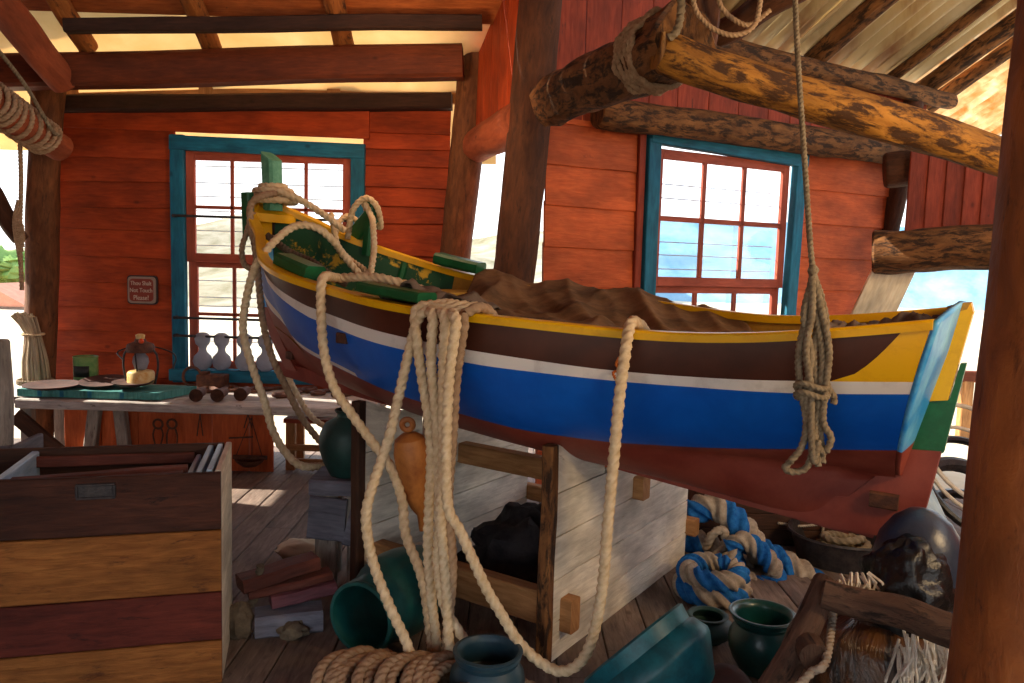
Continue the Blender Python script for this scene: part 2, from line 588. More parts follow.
# ground and hills outside
mb = MB()
mb.grid(lambda u, v: (-70 + 140 * u, -12 + 82 * v, -.12 + .1 * noise.noise((u * 30, v * 20, 0))), 40, 30)
mb.build('ground', 'sand', kind='structure')
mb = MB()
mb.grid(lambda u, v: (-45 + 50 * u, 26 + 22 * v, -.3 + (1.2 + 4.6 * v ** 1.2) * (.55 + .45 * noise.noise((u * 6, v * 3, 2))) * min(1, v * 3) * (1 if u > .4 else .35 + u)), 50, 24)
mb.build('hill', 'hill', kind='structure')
mb = MB()
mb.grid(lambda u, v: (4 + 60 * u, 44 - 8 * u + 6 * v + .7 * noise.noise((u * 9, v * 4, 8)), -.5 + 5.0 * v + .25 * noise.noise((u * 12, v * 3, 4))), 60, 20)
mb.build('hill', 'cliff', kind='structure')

# ---- far wall -----------------------------------------------------
XL, XR = at(50, 240, WY).x, at(449, 200, WY).x
WX0, WX1 = at(174, 250, WY).x, at(365, 250, WY).x
ZT, ZB = at(270, 137, WY).z, at(270, 378, WY).z      # window opening
ZTOP = at(270, 103, WY).z


def clap(mb, a, b, h, over=.03, t=.02, n=V((0, -1, 0)), lean=.022, wob=.004):
    """one overlapping weatherboard from a to b (lower edge), h high"""
    a, b = V(a), V(b)
    up = V((0, 0, h + over))
    wd = up - n * lean
    mb.plank(a + wd / 2 + n * (lean * .6), b + wd / 2 + n * (lean * .6), wd.length, t, wd, .004, 6, wob)


mb = MB()
zs = [(378, 352), (352, 331), (331, 308), (308, 283), (283, 257), (257, 230), (230, 208), (208, 182), (182, 158), (158, 124)]
for (yb, yt) in zs:
    z0, z1 = at(115, yb, WY).z, at(115, yt, WY).z
    tl = random.uniform(-.012, .012)
    clap(mb, (XL, WY, z0 + tl), (WX0 + .02, WY, z0 - tl), z1 - z0)
z0 = ZB
zr = [(378, 345), (345, 315), (315, 285), (285, 256), (256, 224), (224, 207), (207, 188), (188, 167), (167, 150), (150, 134), (134, 112)]
for (yb, yt) in zr:
    z0, z1 = at(405, yb, WY).z, at(405, yt, WY).z
    tl = random.uniform(-.008, .008)
    clap(mb, (WX1 - .02, WY, z0 + tl), (XR, WY, z0 - tl), z1 - z0, lean=.03)
# broad header board over the window, boards below the window
zh0, zh1 = at(205, 131, WY).z, at(205, 104, WY).z
mb.plank((XL + .03, WY - .03, (zh0 + zh1) / 2 + .012), (WX1 + .03, WY - .03, (zh0 + zh1) / 2 - .012), zh1 - zh0 + .04, .025, (0, 0, 1), .005, 8, .006)
for (za, zb) in ((.52, .62), (.62, ZB + .02)):
    clap(mb, (XL, WY, za), (XR, WY, za), zb - za)
# lower left part of the wall, down to the floor; the rest stays open under the bench
XO = -2.15
for k in range(3):
    clap(mb, (XL, WY, k * .17), (XO, WY, k * .165), .165)
mb.build('wall_back', 'red', smooth=False, kind='structure')

# ---- window in the far wall ---------------------------------------
w1 = thing('window_1', ((WX0 + WX1) / 2, WY, ZB), None, None, kind='structure')
mb = MB()
yy = WY - .035
fw = .115
mb.plank((WX0 + fw / 2, yy, ZB - .05), (WX0 + fw / 2, yy, ZT - .01), fw, .07, (1, 0, 0), .006, 5, .004)
mb.plank((WX1 - fw / 2, yy, ZB - .05), (WX1 - fw / 2, yy, ZT - .05), fw, .07, (1, 0, 0), .006, 5, .004)
mb.plank((WX0, yy - .006, ZT - .075), (WX1, yy - .006, ZT - .105), .12, .07, (0, 0, 1), .006, 5, .003)
mb.plank((WX0, yy - .03, ZB + .02), (WX1, yy - .03, ZB + .02), .1, .14, (0, 0, 1), .006, 5, .003)
mb.build('window_frame', 'bluetrim', w1, smooth=False)


def sash(mb, o, ex, x0, x1, z0, z1, cols, rows, st=.06, mt=.028, t=.035, nrm=V((0, -1, 0))):
    """sash in the plane o + ex*x + z ; cols x rows panes"""
    q = lambda x, z: o + ex * x + V((0, 0, z))
    mb.plank(q(x0 + st / 2, z0), q(x0 + st / 2, z1), st, t, ex, .004)
    mb.plank(q(x1 - st / 2, z0), q(x1 - st / 2, z1), st, t, ex, .004)
    mb.plank(q(x0 + st, z0 + st / 2), q(x1 - st, z0 + st / 2), st, t, (0, 0, 1), .004)
    mb.plank(q(x0 + st, z1 - st / 2), q(x1 - st, z1 - st / 2), st, t, (0, 0, 1), .004)
    for k in range(1, cols):
        xx = x0 + st + (x1 - x0 - 2 * st) * k / cols
        mb.plank(q(xx, z0 + st), q(xx, z1 - st), mt, t * .8, ex, .004)
    for k in range(1, rows):
        zz = z0 + st + (z1 - z0 - 2 * st) * k / rows
        mb.plank(q(x0 + st, zz), q(x1 - st, zz), mt, t * .8, (0, 0, 1), .004)


ZM = at(268, 264, WY).z
o1 = V((0, WY - .005, 0))
xa, xb = WX0 + fw, WX1 - fw
mb = MB()
sash(mb, o1, V((1, 0, 0)), xa, xb, ZM, ZT - .135, 4, 2, .075)
mb.build('upper_sash', 'sash', w1, smooth=False)
mb = MB()
sash(mb, o1 + V((0, .04, 0)), V((1, 0, 0)), xa, xb, ZB + .06, ZM + .03, 4, 2, .075)
mb.build('lower_sash', 'sash', w1, smooth=False)
mb = MB()
mb.plank((xa, WY + .03, (ZM + ZT) / 2 - .06), (xb, WY + .03, (ZM + ZT) / 2 - .06), ZT - ZM - .12, .004, (0, 0, 1), .001)
mb.plank((xa, WY + .06, (ZM + ZB) / 2 + .04), (xb, WY + .06, (ZM + ZB) / 2 + .04), ZM - ZB - .02, .004, (0, 0, 1), .001)
mb.build('window_pane', 'glass', w1, smooth=False)
mb = MB()
for y in (166, 183, 197, 212, 232, 247, 283, 300, 309, 345):
    z = at(270, y, WY).z
    mb.tube([(xa, WY + .16, z), (xb, WY + .16, z)], .004, 6)
mb.build('outer_bars', 'bar', w1)
mb = MB()
for k, y in enumerate((216, 318, 336)):
    z = at(190, y, WY - .12).z
    mb.tube([(WX0 + .04, WY - .12, z), (xb - .1 * k, WY - .12, z)], .011, 8)
    for xx in (WX0 + .05, xb - .1 * k - .02):
        mb.tube([(xx, WY - .13, z), (xx, WY - .05, z)], .014, 8)
mb.build('inner_rods', 'iron', w1)

# ---- side wall ------------------------------------------------------
T0, T1 = 0.0, 3.87
q = w2(642, 230)
TW0 = (q - P2).dot(E2)
q = w2(794, 230)
TW1 = (q - P2).dot(E2)
Z2T = (w2(650, 131).z + w2(797, 158).z) / 2
Z2B = .75
mb = MB()
hs = .30
z = .0
while z < 2.9:
    h = random.uniform(.285, .315)
    tl = random.uniform(-.006, .006)
    if z + h * .5 < Z2B or z > Z2T - .02:
        clap(mb, w2p(T0, z + tl), w2p(T1, z - tl), h, n=N2)
    else:
        clap(mb, w2p(T0, z + tl), w2p(TW0 + .0, z - tl), h, n=N2)
        clap(mb, w2p(TW1 - .0, z + tl), w2p(T1, z - tl), h, n=N2)
    z += h
mb.build('wall_side', 'redlight', smooth=False, kind='structure')
# upright planks above the log plate
mb = MB()
t = -.25
while t < 4.0:
    w = random.uniform(.24, .33)
    top = 4.75 if t < 1.35 else (3.46 + max(0, (1.75 - t)) * .5)
    mb.plank(w2p(t + w / 2, 2.74, .01), w2p(t + w / 2, top, .01), w - .006, .025, E2, .004, 4, .002)
    t += w
mb.build('wall_gable', 'redv', smooth=False, kind='structure')

# ---- window in the side wall ---------------------------------------
w2o = thing('window_2', w2p((TW0 + TW1) / 2, Z2B), None, None, kind='structure')
mb = MB()
off = .035
lz = lambda t: Z2T + (.03 if t == 0 else -.05)
mb.plank(w2p(TW0 + .055, Z2B, off), w2p(TW0 + .04, Z2T - .03, off), .115, .08, E2, .006, 5, .004)
mb.plank(w2p(TW1 - .05, Z2B, off), w2p(TW1 - .02, Z2T - .03, off), .115, .08, E2, .006, 5, .004)
mb.plank(w2p(TW0, Z2T + .0, off + .006), w2p(TW1 + .04, Z2T - .055, off + .006), .125, .08, (0, 0, 1), .006, 5, .003)
mb.plank(w2p(TW0, Z2B + .0, off + .006), w2p(TW1, Z2B, off + .006), .1, .12, (0, 0, 1), .006, 5, .003)
mb.build('window_frame', 'bluetrim', w2o, smooth=False)
Z2M = w2(715, 287).z
ta, tb_ = TW0 + .09, TW1 - .11
oo = P2 + N2 * .0
mb = MB()
sash(mb, oo, E2, ta, tb_, Z2M, Z2T - .09, 3, 2, .075, .04)
mb.build('upper_sash', 'sash', w2o, smooth=False)
mb = MB()
sash(mb, oo - N2 * .04, E2, ta, tb_, Z2B + .05, Z2M + .02, 3, 2, .075, .04)
mb.build('lower_sash', 'sash', w2o, smooth=False)
mb = MB()
zc = (Z2M + Z2T) / 2 - .04
mb.plank(w2p(ta, zc, -.03), w2p(tb_, zc, -.03), Z2T - Z2M - .1, .004, (0, 0, 1), .001)
mb.plank(w2p(ta, (Z2M + Z2B) / 2, -.07), w2p(tb_, (Z2M + Z2B) / 2, -.07), Z2M - Z2B, .004, (0, 0, 1), .001)
mb.build('window_pane', 'glass', w2o, smooth=False)
mb = MB()
for y in (185, 199, 243, 256, 270):
    z = w2(700, y).z
    mb.tube([w2p(ta, z, -.14), w2p(tb_, z, -.14)], .0045, 6)
mb.build('outer_bars', 'bar', w2o)
# thin red batten beside the blue frame
mb = MB()
mb.plank(w2p(TW0 - .05, .4, .03), w2p(TW0 - .06, Z2T + .0, .03), .06, .04, E2, .005, 4, .004)
mb.build('trim_1', 'redv', smooth=False, kind='structure')

# ---- short wall of upright planks between the two corner posts ------
PA, PB = V((-.33, 6.5, 0)), V((-.02, 5.72, 0))
dAB = (PB - PA).normalized()
mb = MB()
n = 5
for k in range(n):
    a = PA + (PB - PA) * ((k + .5) / n)
    w = (PB - PA).length / n
    mb.plank(a + V((0, 0, 2.72)), a + V((0, 0, 3.55 + .27 * k)), w - .004, .025, dAB, .004, 4, .002)
mb.build('wall_link', 'red', smooth=False, kind='structure')

# ---- dark red upright planks in the right corner ---------------------
mb = MB()
for k in range(13):
    a0 = at(905 + 17 * k, 240, 6.7)
    a1 = at(905 + 17 * k, 160, 6.7)
    mb.plank((a0.x + .07, 6.7 - .02 * k, 1.95), (a0.x + .07, 6.7 - .02 * k, 2.75), .155, .025, (1, 0, 0), .004, 3, .002)
mb.build('wall_right', 'redv', smooth=False, kind='structure')

# ---- unseen left wall added to block the sun, doorway shaping its floor patch ----------
mb = MB()
XW = -4.75
for k in range(28):
    z = k * .19
    clap(mb, (XW, -2.5, z), (XW, 5.95 if z < 1.9 else 6.7, z), .19, n=V((1, 0, 0)))
mb.build('wall_left_sun_block', 'red', smooth=False, kind='structure')

# unseen, added to dim the daylight: right wall, and front open under a lintel
mb = MB()
for k in range(18):
    clap(mb, (4.9, -2.5, k * .19), (4.9, 5.2, k * .19), .19, n=V((-1, 0, 0)))
mb.build('wall_right_daylight_block', 'red', smooth=False, kind='structure')
mb = MB()
for k in range(12):
    clap(mb, (-4.8, -2.5, 2.6 + k * .19), (4.9, -2.5, 2.6 + k * .19), .19, n=V((0, 1, 0)))
mb.build('wall_front_daylight_block', 'red', smooth=False, kind='structure')
mb = MB()
for k in range(14):
    mb.plank((-4.9, 2.6 - k * .4, 4.78), (5.0, 2.6 - k * .4, 4.78), .39, .03, (0, 1, 0), .004)
mb.build('ceiling', 'roofboard', smooth=False, kind='structure')  # unseen roof over the viewer, added to keep out sky light

# ================================================================== ROOF
# left bay: slope rises towards the camera
SL = .60
rz = lambda Y: 3.0 + (6.95 - Y) * SL
# cream translucent sheet along the eave
mb = MB()
mb.grid(lambda u, v: (-5.2 + 5.0 * u, 6.17 + 1.5 * v, rz(6.17 + 1.5 * v) + .05), 8, 6)
mb.build('ceiling', 'soffit', kind='structure', solid=.01)
# boards above
mb = MB()
yb = 6.2
while yb > 2.6:
    w = random.uniform(.2, .28)
    mb.plank((-5.2, yb - w / 2, rz(yb - w / 2) + .03), (-.05, yb - w / 2, rz(yb - w / 2) + .03), (w - .006) * math.sqrt(1 + SL * SL), .03, (0, -1, SL), .004, 4, .003)
    yb -= w
mb.build('ceiling', 'roofboard', smooth=False, kind='structure')
# rafters of the left bay
for k, (px, lab) in enumerate(((203, 'short round rafter above the pane column of the far window'), (340, 'short round rafter nearer the corner post, over the blue window'), (72, 'rough round rafter beside the post in the far corner'))):
    xx = at(px, 30, 6.2).x
    mb = MB()
    mb.log((xx, 6.42, rz(6.42) - .05), (xx - .02, 3.2, rz(3.2) - .05), .075, .07, seed=k + 3, amp=.2, bend=.03)
    mb.build('roof_rafter', 'rafter', label=lab, cat='rafter', group='rafters under the roof boards')
# thin dark purlin, main tie beam, black wall plate, pale ledge
mb = MB()
a, b = at(66, 26, 6.0), at(482, 22, 6.0)
mb.plank(a, b, .10, .09, (0, 0, 1), .01, 8, .012)
mb.build('roof_purlin', 'black_beam', smooth=False, label='thin dark purlin running just under the roof boards', cat='purlin')
mb = MB()
a, b = at(-60, 74, 6.3), at(463, 62, 6.3)
mb.plank(a, b, .25, .2, (0, 0, 1), .025, 10, .012)
mb.build('tie_beam', 'beam', smooth=False, label='thick dark red squared beam across the top of the far wall', cat='beam')
mb = MB()
a, b = at(52, 104, 6.72), at(452, 102, 6.72)
mb.plank(a, b, .13, .16, (0, 0, 1), .015, 10, .014)
mb.build('wall_plate', 'black_beam', smooth=False, label='blackened timber lying along the top edge of the red far wall', cat='beam')
mb = MB()
a, b = at(62, 97, 6.9), at(456, 87, 6.9)
mb.plank(a, b, .06, .05, (0, 0, 1), .006, 4, .003)
for px in (71, 206, 334, 452):
    p = at(px, 92, 6.88)
    mb.plank(p + V((0, 0, -.1)), p + V((0, 0, .13)), .11, .05, (1, 0, 0), .006)
mb.build('eave_batten', 'tanwood', smooth=False, label='sunlit pale batten with short blocks above the blackened wall plate', cat='batten')

# right bay: corrugated iron rising from the side wall towards the camera
SR = .5
ZR = 3.47


def rp(t, s, off=0):
    """t along the side wall, s metres up the slope towards the room"""
    return P2 + E2 * t + N2 * s + V((0, 0, ZR + SR * s + off))


def corr(t0, t1, s0, s1, off=.09, pitch=.15, amp=.045):
    mb = MB()
    n = int((t1 - t0) / pitch * 8)
    mb.grid(lambda u, v: rp(t0 + (t1 - t0) * u, s0 + (s1 - s0) * v, off + amp * math.cos((t0 + (t1 - t0) * u) / pitch * 2 * PI)), n, 4, uvs=(t1 - t0))
    return mb


corr(1.2, 2.35, -.35, 4.6, .10).build('ceiling', 'corr', kind='structure', solid=.004, sharp=0)
corr(2.30, 4.05, -.35, 4.6, .085).build('ceiling', 'corr', kind='structure', solid=.004, sharp=0)
corr(4.0, 6.2, -.6, 4.6, .10).build('ceiling', 'skylight', kind='structure', solid=.004, sharp=0)
# dark boarded roof over the middle and the room behind the camera
mb = MB()
for k in range(16):
    y0 = 6.4 - k * .4
    mb.plank((-.2, y0, 4.72 + .0 * k), (2.4, y0, 4.72), .39, .03, (0, 1, 0), .004)
mb.build('ceiling', 'roofboard', smooth=False, kind='structure')
rl = [(1.55, .05, .075, 'dark rough rafter at the higher end of the corrugated roof'), (2.55, .02, .085, 'heavy rough rafter crossing the pale corrugated sheets'), (3.55, -.02, .05, 'slim round rafter between pale and rusty corrugated sheets'), (4.1, -.1, .085, 'rusty brown rafter at the edge of the bright roof sheet'), (4.45, -.2, .075, 'sunlit rafter beneath the bright roof sheet')]
for k, (t, s0, r, lab) in enumerate(rl):
    mb = MB()
    mb.log(rp(t, s0, -.02), rp(t - .02, 4.4, -.02), r, r * .9, seed=20 + k, amp=.18, bend=.03)
    mb.build('roof_rafter', 'logmoss', label=lab, cat='rafter', group='rafters under the corrugated roof')
mb = MB()
mb.log(w2p(1.1, 3.42, .12), w2p(4.35, 3.33, .12), .085, .075, seed=31, amp=.15, bend=.04)
mb.build('roof_purlin', 'logmoss', label='long round purlin carrying the lower edge of the corrugated roof', cat='purlin')

# ================================================================== POSTS AND LOGS


def logthing(name, a, b, r0, r1, mat, label, cat='log', seed=1, amp=.1, bend=.03, seg=26, group=None):
    mb = MB()
    mb.log(a, b, r0, r1, seed=seed, amp=amp, bend=bend, seg=seg)
    return mb.build(name, mat, label=label, cat=cat, group=group)


def down(p, q, z):
    """extend the line p->q to height z"""
    return p + (q - p) * ((z - p.z) / (q.z - p.z))


p, q = at(48, 66, 6.55), at(40, 380, 6.55)
logthing('log_post', down(p, q, 0), down(p, q, 3.1), .118, .122, 'log', 'rough round post at the outer end of the red far wall', 'post', 2)
p, q = at(478, 40, 6.6), at(455, 255, 6.6)
logthing('log_post', down(p, q, 0), down(p, q, 3.45), .12, .14, 'log', 'round post where the far wall ends, beside the narrow gap', 'post', 3)
p, q = at(539, 20, 5.6), at(514, 270, 5.6)
logthing('log_post', down(p, q, 0), down(p, q, 4.5), .15, .145, 'logdark', 'dark round post at the near end of the side wall', 'post', 4, .06)
p, q = at(900, 170, 7.55), at(872, 320, 7.55)
logthing('log_post', down(p, q, 0), down(p, q, 3.3), .10, .09, 'logdark', 'dark slanting post at the end of the orange boards', 'post', 5)
p, q = at(1019, 0, 1.65), at(946, 683, 1.65)
sh = V((.182, .0, 0))
logthing('log_post', down(p, q, 0) + sh, down(p, q, 3.0) + sh, .16, .165, 'bigpost', 'big smooth orange-brown post close by, cut by the picture edge', 'post', 6, .03, .01, 30)
p = at(1112, 250, 6.25)
logthing('log_post', V((p.x, 6.35, 0)), V((p.x, 6.35, 3.4)), .13, .13, 'logdark', 'far round post carrying the ends of the logs in the sea opening', 'post', 7)
# logs in the middle
A = at(556, 102, 5.2)
J = at(676, 44, 3.45)
d = (A - J).normalized()
logthing('log_beam', A + d * .06, J - d * .12, .155, .145, 'logmoss', 'thick weathered log running from the dark post past the rope lashing overhead', 'beam', 8, .16, .04)
K = at(1015, 158, 3.75)
d = (K - J).normalized()
J = at(668, 54, 3.3)
logthing('log_beam', J - d * .04, K + d * .3, .085, .088, 'logyel', 'golden knotty log sloping from the rope lashing towards the big post', 'beam', 9, .16, .03)
logthing('log_beam', at(690, 52, 3.48), at(706, -90, 3.35), .095, .095, 'logdark', 'mossy upright log end standing above the rope lashing', 'beam', 10, .15)
logthing('log_beam', at(716, 36, 3.75), at(812, -22, 3.5), .06, .065, 'logdark', 'slim dark log leading from the lashing up to the roof', 'beam', 11, .12)
logthing('log_beam', w2p(.35, 2.80, .12), w2p(4.05, 2.80, .12), .115, .12, 'logmoss', 'weathered log plate between the boards and the upright planks', 'beam', 12, .12, .05)
logthing('log_beam', PA + V((0, 0, 2.62)) + dAB * .0, PB + V((.06, -.12, 2.68)), .13, .15, 'logred', 'short reddish log under the orange planks between two posts', 'beam', 13)
logthing('log_beam', at(884, 170, 7.0), at(1125, 145, 6.45), .15, .16, 'logdark', 'dark brown log above the dark red upright planks', 'beam', 14)
logthing('log_beam', at(872, 252, 6.85), at(1125, 243, 6.1), .185, .18, 'logmoss', 'big mossy log across the top of the opening to the sea cliff', 'beam', 15, .12)
# left top logs
pinklog = logthing('log_beam', at(66, 82, 6.3), at(-60, -62, 5.2), .115, .125, 'logred', 'pinkish log coming down to the top of the corner post', 'beam', 16)
wl = thing('rope_wound_log', at(40, 140, 6.1), 'reddish log wound with many turns of dark rope', 'log')
a, b = at(62, 150, 6.3), at(-90, 46, 4.9)
mb = MB()
mb.log(a, b, .105, .13, seed=17, amp=.06, bend=.02)
mb.build('log', 'logred', wl)
d = (b - a).normalized()
e1 = d.cross(V((0, 0, 1))).normalized()
e2 = d.cross(e1)
for k in range(17):
    c = a + d * (.2 + k * .075)
    mb = MB()
    pts = [c + d * (.025 * math.sin(2 * PI * i / 20 + k) + .03 * i / 20) + (e1 * math.cos(2 * PI * i / 20) + e2 * math.sin(2 * PI * i / 20)) * (.122 + .0011 * k + .004 * noise.noise((i, k, 0))) for i in range(21)]
    rope_mb(pts, .018, mb)
    mb.build('rope_turn', 'ropebrown', wl)
mb = rope_mb([at(-10, 40, 5.4), at(25, 85, 5.7), at(52, 130, 5.95), at(60, 134, 6.1)], .014)
mb.build('rope', 'ropegrey', label='slack grey rope running along above the rope-wound log', cat='rope')
mb = rope_mb([at(19, 118, 5.95), at(21, 180, 6.05), at(20, 240, 6.1), at(22, 290, 6.12)], .016)
for k in range(5):
    rope_mb([at(18 + k, 200 + 8 * k, 6.05), at(14 + 2 * k, 225, 6.02), at(20 + k, 262 - 5 * k, 6.05)], .012, mb)
mb.build('rope', 'ropebrown', label='brown rope with knotted tail hanging beside the corner post', cat='rope')
logthing('driftwood_pole', at(-25, 170, 5.9), at(22, 240, 6.2), .07, .06, 'logdark', 'dark slanting pole across the opening beside the corner post', 'pole', 18)
logthing('fence_post', V((at(0, 400, 4.6).x - .02, 4.6, 0)), V((at(0, 400, 4.6).x - .02, 4.6, at(5, 340, 4.6).z)), .085, .08, 'greywood', 'grey weathered post stump at the picture edge, before the workbench', 'post', 19)
# tied sheaf of reeds
sf = thing('reed_sheaf', at(34, 385, 6.35), 'tied sheaf of dry reeds standing on end by the corner post', 'sheaf')
b0 = at(36, 386, 6.35)
mb = MB()
for k in range(46):
    a_ = random.random() * 2 * PI
    r_ = math.sqrt(random.random())
    dx, dy = math.cos(a_) * r_, math.sin(a_) * r_
    top = V((-.08 + dx * .09, dy * .07, .54 + .05 * random.random()))
    mb.tube(curve([b0 + V((dx * .10 + .01, dy * .09, 0)), b0 + V((dx * .09, dy * .08, .2)), b0 + V((dx * .05 - .01, dy * .05, .42)), b0 + top], .07), .011, 5)
mb.build('reeds', 'reed', sf)
mb = rope_mb([b0 + V((math.cos(i * PI / 8) * .075 - .01, math.sin(i * PI / 8) * .075, .42)) for i in range(17)], .009)
mb.build('tie', 'rope', sf)
mb = rope_mb([b0 + V((math.cos(i * PI / 8) * .125, math.sin(i * PI / 8) * .115, .03 + .015 * (i // 16))) for i in range(33)], .014)
mb.build('rope_coil', 'ropegrey', sf)

# lashing at the log junction
J = at(676, 44, 3.45)
d1 = (A - J).normalized()
mb = MB()
for k in range(6):
    e1 = d1.cross(V((0, 0, 1))).normalized()
    e2 = d1.cross(e1)
    cc = J + d1 * (.12 + k * .035)
    rope_mb([cc + (e1 * math.cos(i * PI / 8) + e2 * math.sin(i * PI / 8)) * (.155 + .01 * math.sin(i * 3 + k)) + d1 * .02 * math.sin(i * PI / 8 + k) for i in range(17)], .014, mb, n=9)
mb.build('rope_lashing', 'ropebrown', label='old rope lashing wrapped round the thick log at the junction', cat='rope')
mb = rope_mb([at(682, -30, 3.25), at(681, 12, 3.22), at(676, 32, 3.22), at(668, 38, 3.22)], .016)
mb.build('rope', 'ropegrey', label='short greenish rope hanging down onto the log lashing', cat='rope')
mb = rope_mb([at(692, -14, 3.2), at(696, 10, 3.2), at(712, 28, 3.2), at(735, 35, 3.2), at(755, 24, 3.2), at(762, -10, 3.2)], .010)
mb.build('rope', 'ropebrown', label='larger loose loop of thin rope hanging from the roof logs', cat='rope', group='loose rope loops on the roof logs')
mb = rope_mb([at(716, -14, 3.3), at(722, 8, 3.3), at(738, 22, 3.3), at(752, 24, 3.3), at(770, 10, 3.3)], .010)
mb.build('rope', 'ropebrown', label='smaller loose loop of thin rope inside the larger one', cat='rope', group='loose rope loops on the roof logs')

# leaning white plank and boards in the right opening
mb = MB()
a, b = at(903, 250, 7.12), down(at(903, 250, 7.12), at(856, 350, 7.12), .02)
mb.plank(a, b, .36, .04, (1, 0, 0), .006, 6, .008)
mb.build('leaning_plank', 'sunlitwood', smooth=False, label='white weathered plank leaning in the opening under the mossy log', cat='plank')
rg = thing('railing', at(970, 440, 8.6), 'reddish wooden railing beyond the opening behind the stern', 'railing')
mb = MB()
a, b = at(905, 374, 8.6), at(1060, 380, 8.6)
mb.plank(a, b, .12, .1, (0, 0, 1), .01, 4, .005)
mb.build('rail', 'beam', rg, smooth=False)
for px in (915, 967, 1020):
    mb = MB()
    p = at(px, 380, 8.6)
    mb.plank((p.x, 8.6, -.1), (p.x, 8.6, p.z), .12, .1, (1, 0, 0), .01)
    mb.build('baluster', 'tanwood', rg, smooth=False)
# hoops behind the stern


def hoop(cx, cy, Y, r, tr, mat, lab, tilt=.5, cat='hoop', ecc=1):
    c = at(cx, cy, Y)
    mb = MB()
    e1 = V((1, .25, 0)).normalized()
    e2 = V((-.2, math.cos(tilt), math.sin(tilt))).normalized()
    pts = [c + (e1 * math.cos(2 * PI * i / 40) + e2 * math.sin(2 * PI * i / 40)) * r for i in range(41)]
    mb.tube(pts, tr, 8, caps=False, ecc=ecc)
    o = mb.build('cask_hoop', mat, label=lab, cat=cat, group='hoops heaped behind the stern')


hoop(978, 455, 4.9, .36, .014, 'ropewhite', 'thin white hoop, topmost of those heaped behind the stern', .9)
hoop(976, 472, 4.8, .33, .012, 'ropewhite', 'second thin white hoop just under the topmost one', .8)
hoop(978, 487, 4.7, .34, .024, 'blacktar', 'thin dark hoop below the white hoops behind the stern', .8)
hoop(976, 512, 4.6, .34, .045, 'iron', 'thick grey tyre-like hoop behind the stern', .75)
hoop(986, 535, 4.5, .34, .03, 'blacktar', 'black hoop lowest of the heap behind the stern', .5)
mb = MB()
a, b = at(922, 488, 3.35), down(at(922, 488, 3.35), at(968, 585, 3.2), 0.02)
mb.plank(a, b, .07, .03, (1, 0, 0), .005, 3, .003)
mb.build('leaning_board', 'skyedge_paleboard', smooth=False, label='pale blue-white board leaning behind the black bollard', cat='board')

# house and scrub outside on the left
hs_ = thing('house', at(10, 325, 24), 'small pale house with pink roof far outside beyond the post', 'house')
c = at(8, 328, 24)
mb = MB()
box(mb, c.x - 1.6, c.x + .55, 24, 27, -.2, at(8, 306, 24).z, .02)
mb.build('wall', 'housewall', hs_, smooth=False)
mb = MB()
z0, z1 = at(8, 306, 24).z, at(8, 284, 24).z
rings = [[(c.x - 1.8, y, z0), (c.x + .75, y, z0), (c.x - .5, y, z1)] for y in (23.8, 27.2)]
mb.rings(rings)
mb.build('roof', 'houseroof', hs_, smooth=False)
for k, (px, py, r, lab) in enumerate(((-4, 268, 1.0, 'green bush on the slope above the small house'), (24, 272, .8, 'smaller green bush on the slope next to the corner post'))):
    p = at(px, py, 27)
    mb = MB()
    mb.blob((p.x, p.y, p.z), (r, r, r * .6), seed=k, amp=.5, fr=3)
    mb.build('bush', 'scrub', label=lab, cat='bush')

# ================================================================== BOAT
TB = np.array([0, .04, .1, .2, .35, .55, .8, 1])
BB = np.array([.05, .207, .337, .604, .703, .78, .541, .43])
TZ = np.array([0, .2, .4, .6, .8, 1])
ZZ = np.array([2.039, 1.687, 1.548, 1.5, 1.471, 1.561])
BOW = V((-1.595, 5.022, 0))
STN = V((1.608, 2.877, 0))
AX = (STN - BOW).normalized()
LN = (STN - BOW).length
NL = V((AX.y, -AX.x, 0))
if NL.y > 0:
    NL = -NL
BROLL = .021


def itp(x, xp, fp):
    n = len(xp)
    h = np.diff(xp)
    dd = np.diff(fp) / h
    m = np.zeros(n)
    m[1:-1] = (dd[:-1] * h[1:] + dd[1:] * h[:-1]) / (h[1:] + h[:-1])
    m[0] = 1.5 * dd[0] - .5 * m[1]
    m[-1] = 1.5 * dd[-1] - .5 * m[-2]
    i = int(min(max(np.searchsorted(xp, x) - 1, 0), n - 2))
    t = (x - xp[i]) / h[i]
    return float((2 * t ** 3 - 3 * t ** 2 + 1) * fp[i] + (t ** 3 - 2 * t ** 2 + t) * h[i] * m[i] + (-2 * t ** 3 + 3 * t ** 2) * fp[i + 1] + (t ** 3 - t ** 2) * h[i] * m[i + 1])


def cl(x, a=0., b=1.):
    return min(max(x, a), b)


def GG(t, q):
    gm = (1 - (1 - q) ** 2.5) ** .55
    gb = max(q, 0) ** .85
    qq = cl((q - .3) / .7)
    gs = .05 + .95 * (1 - (1 - qq) ** 2) ** .6
    wb = cl(1 - t / .45) ** 1.3
    x = cl((t - .6) / .4)
    ws = x * x * (3 - 2 * x)
    return (gm * (1 - wb) + gb * wb) * (1 - ws) + gs * ws


def sheer(t):
    return itp(t, TZ, ZZ)


def beam(t):
    return itp(t, TB, BB)


def keelz(t):
    return 1.004 + t * (.681 - 1.004)


def hullp(t, q, side=1, inset=0, dz=0):
    b = beam(t)
    v = max(b * GG(t, q) - inset, 0)
    s = t * LN + .32 * (1 - q) ** 3 * cl(1 - t / .35) - .22 * (1 - q) * cl((t - .7) / .3)
    s -= .032 * (v / max(b, .01)) ** 2 * cl((t - .85) / .15)
    zk = keelz(t)
    z = zk + (sheer(t) - side * b * BROLL - zk) * q
    return BOW + AX * s + NL * (side * v) + V((0, 0, z + dz))


def loc(t, vv, z):
    """boat coordinates: t along, vv metres towards the near side"""
    return BOW + AX * (t * LN) + NL * vv + V((0, 0, z))


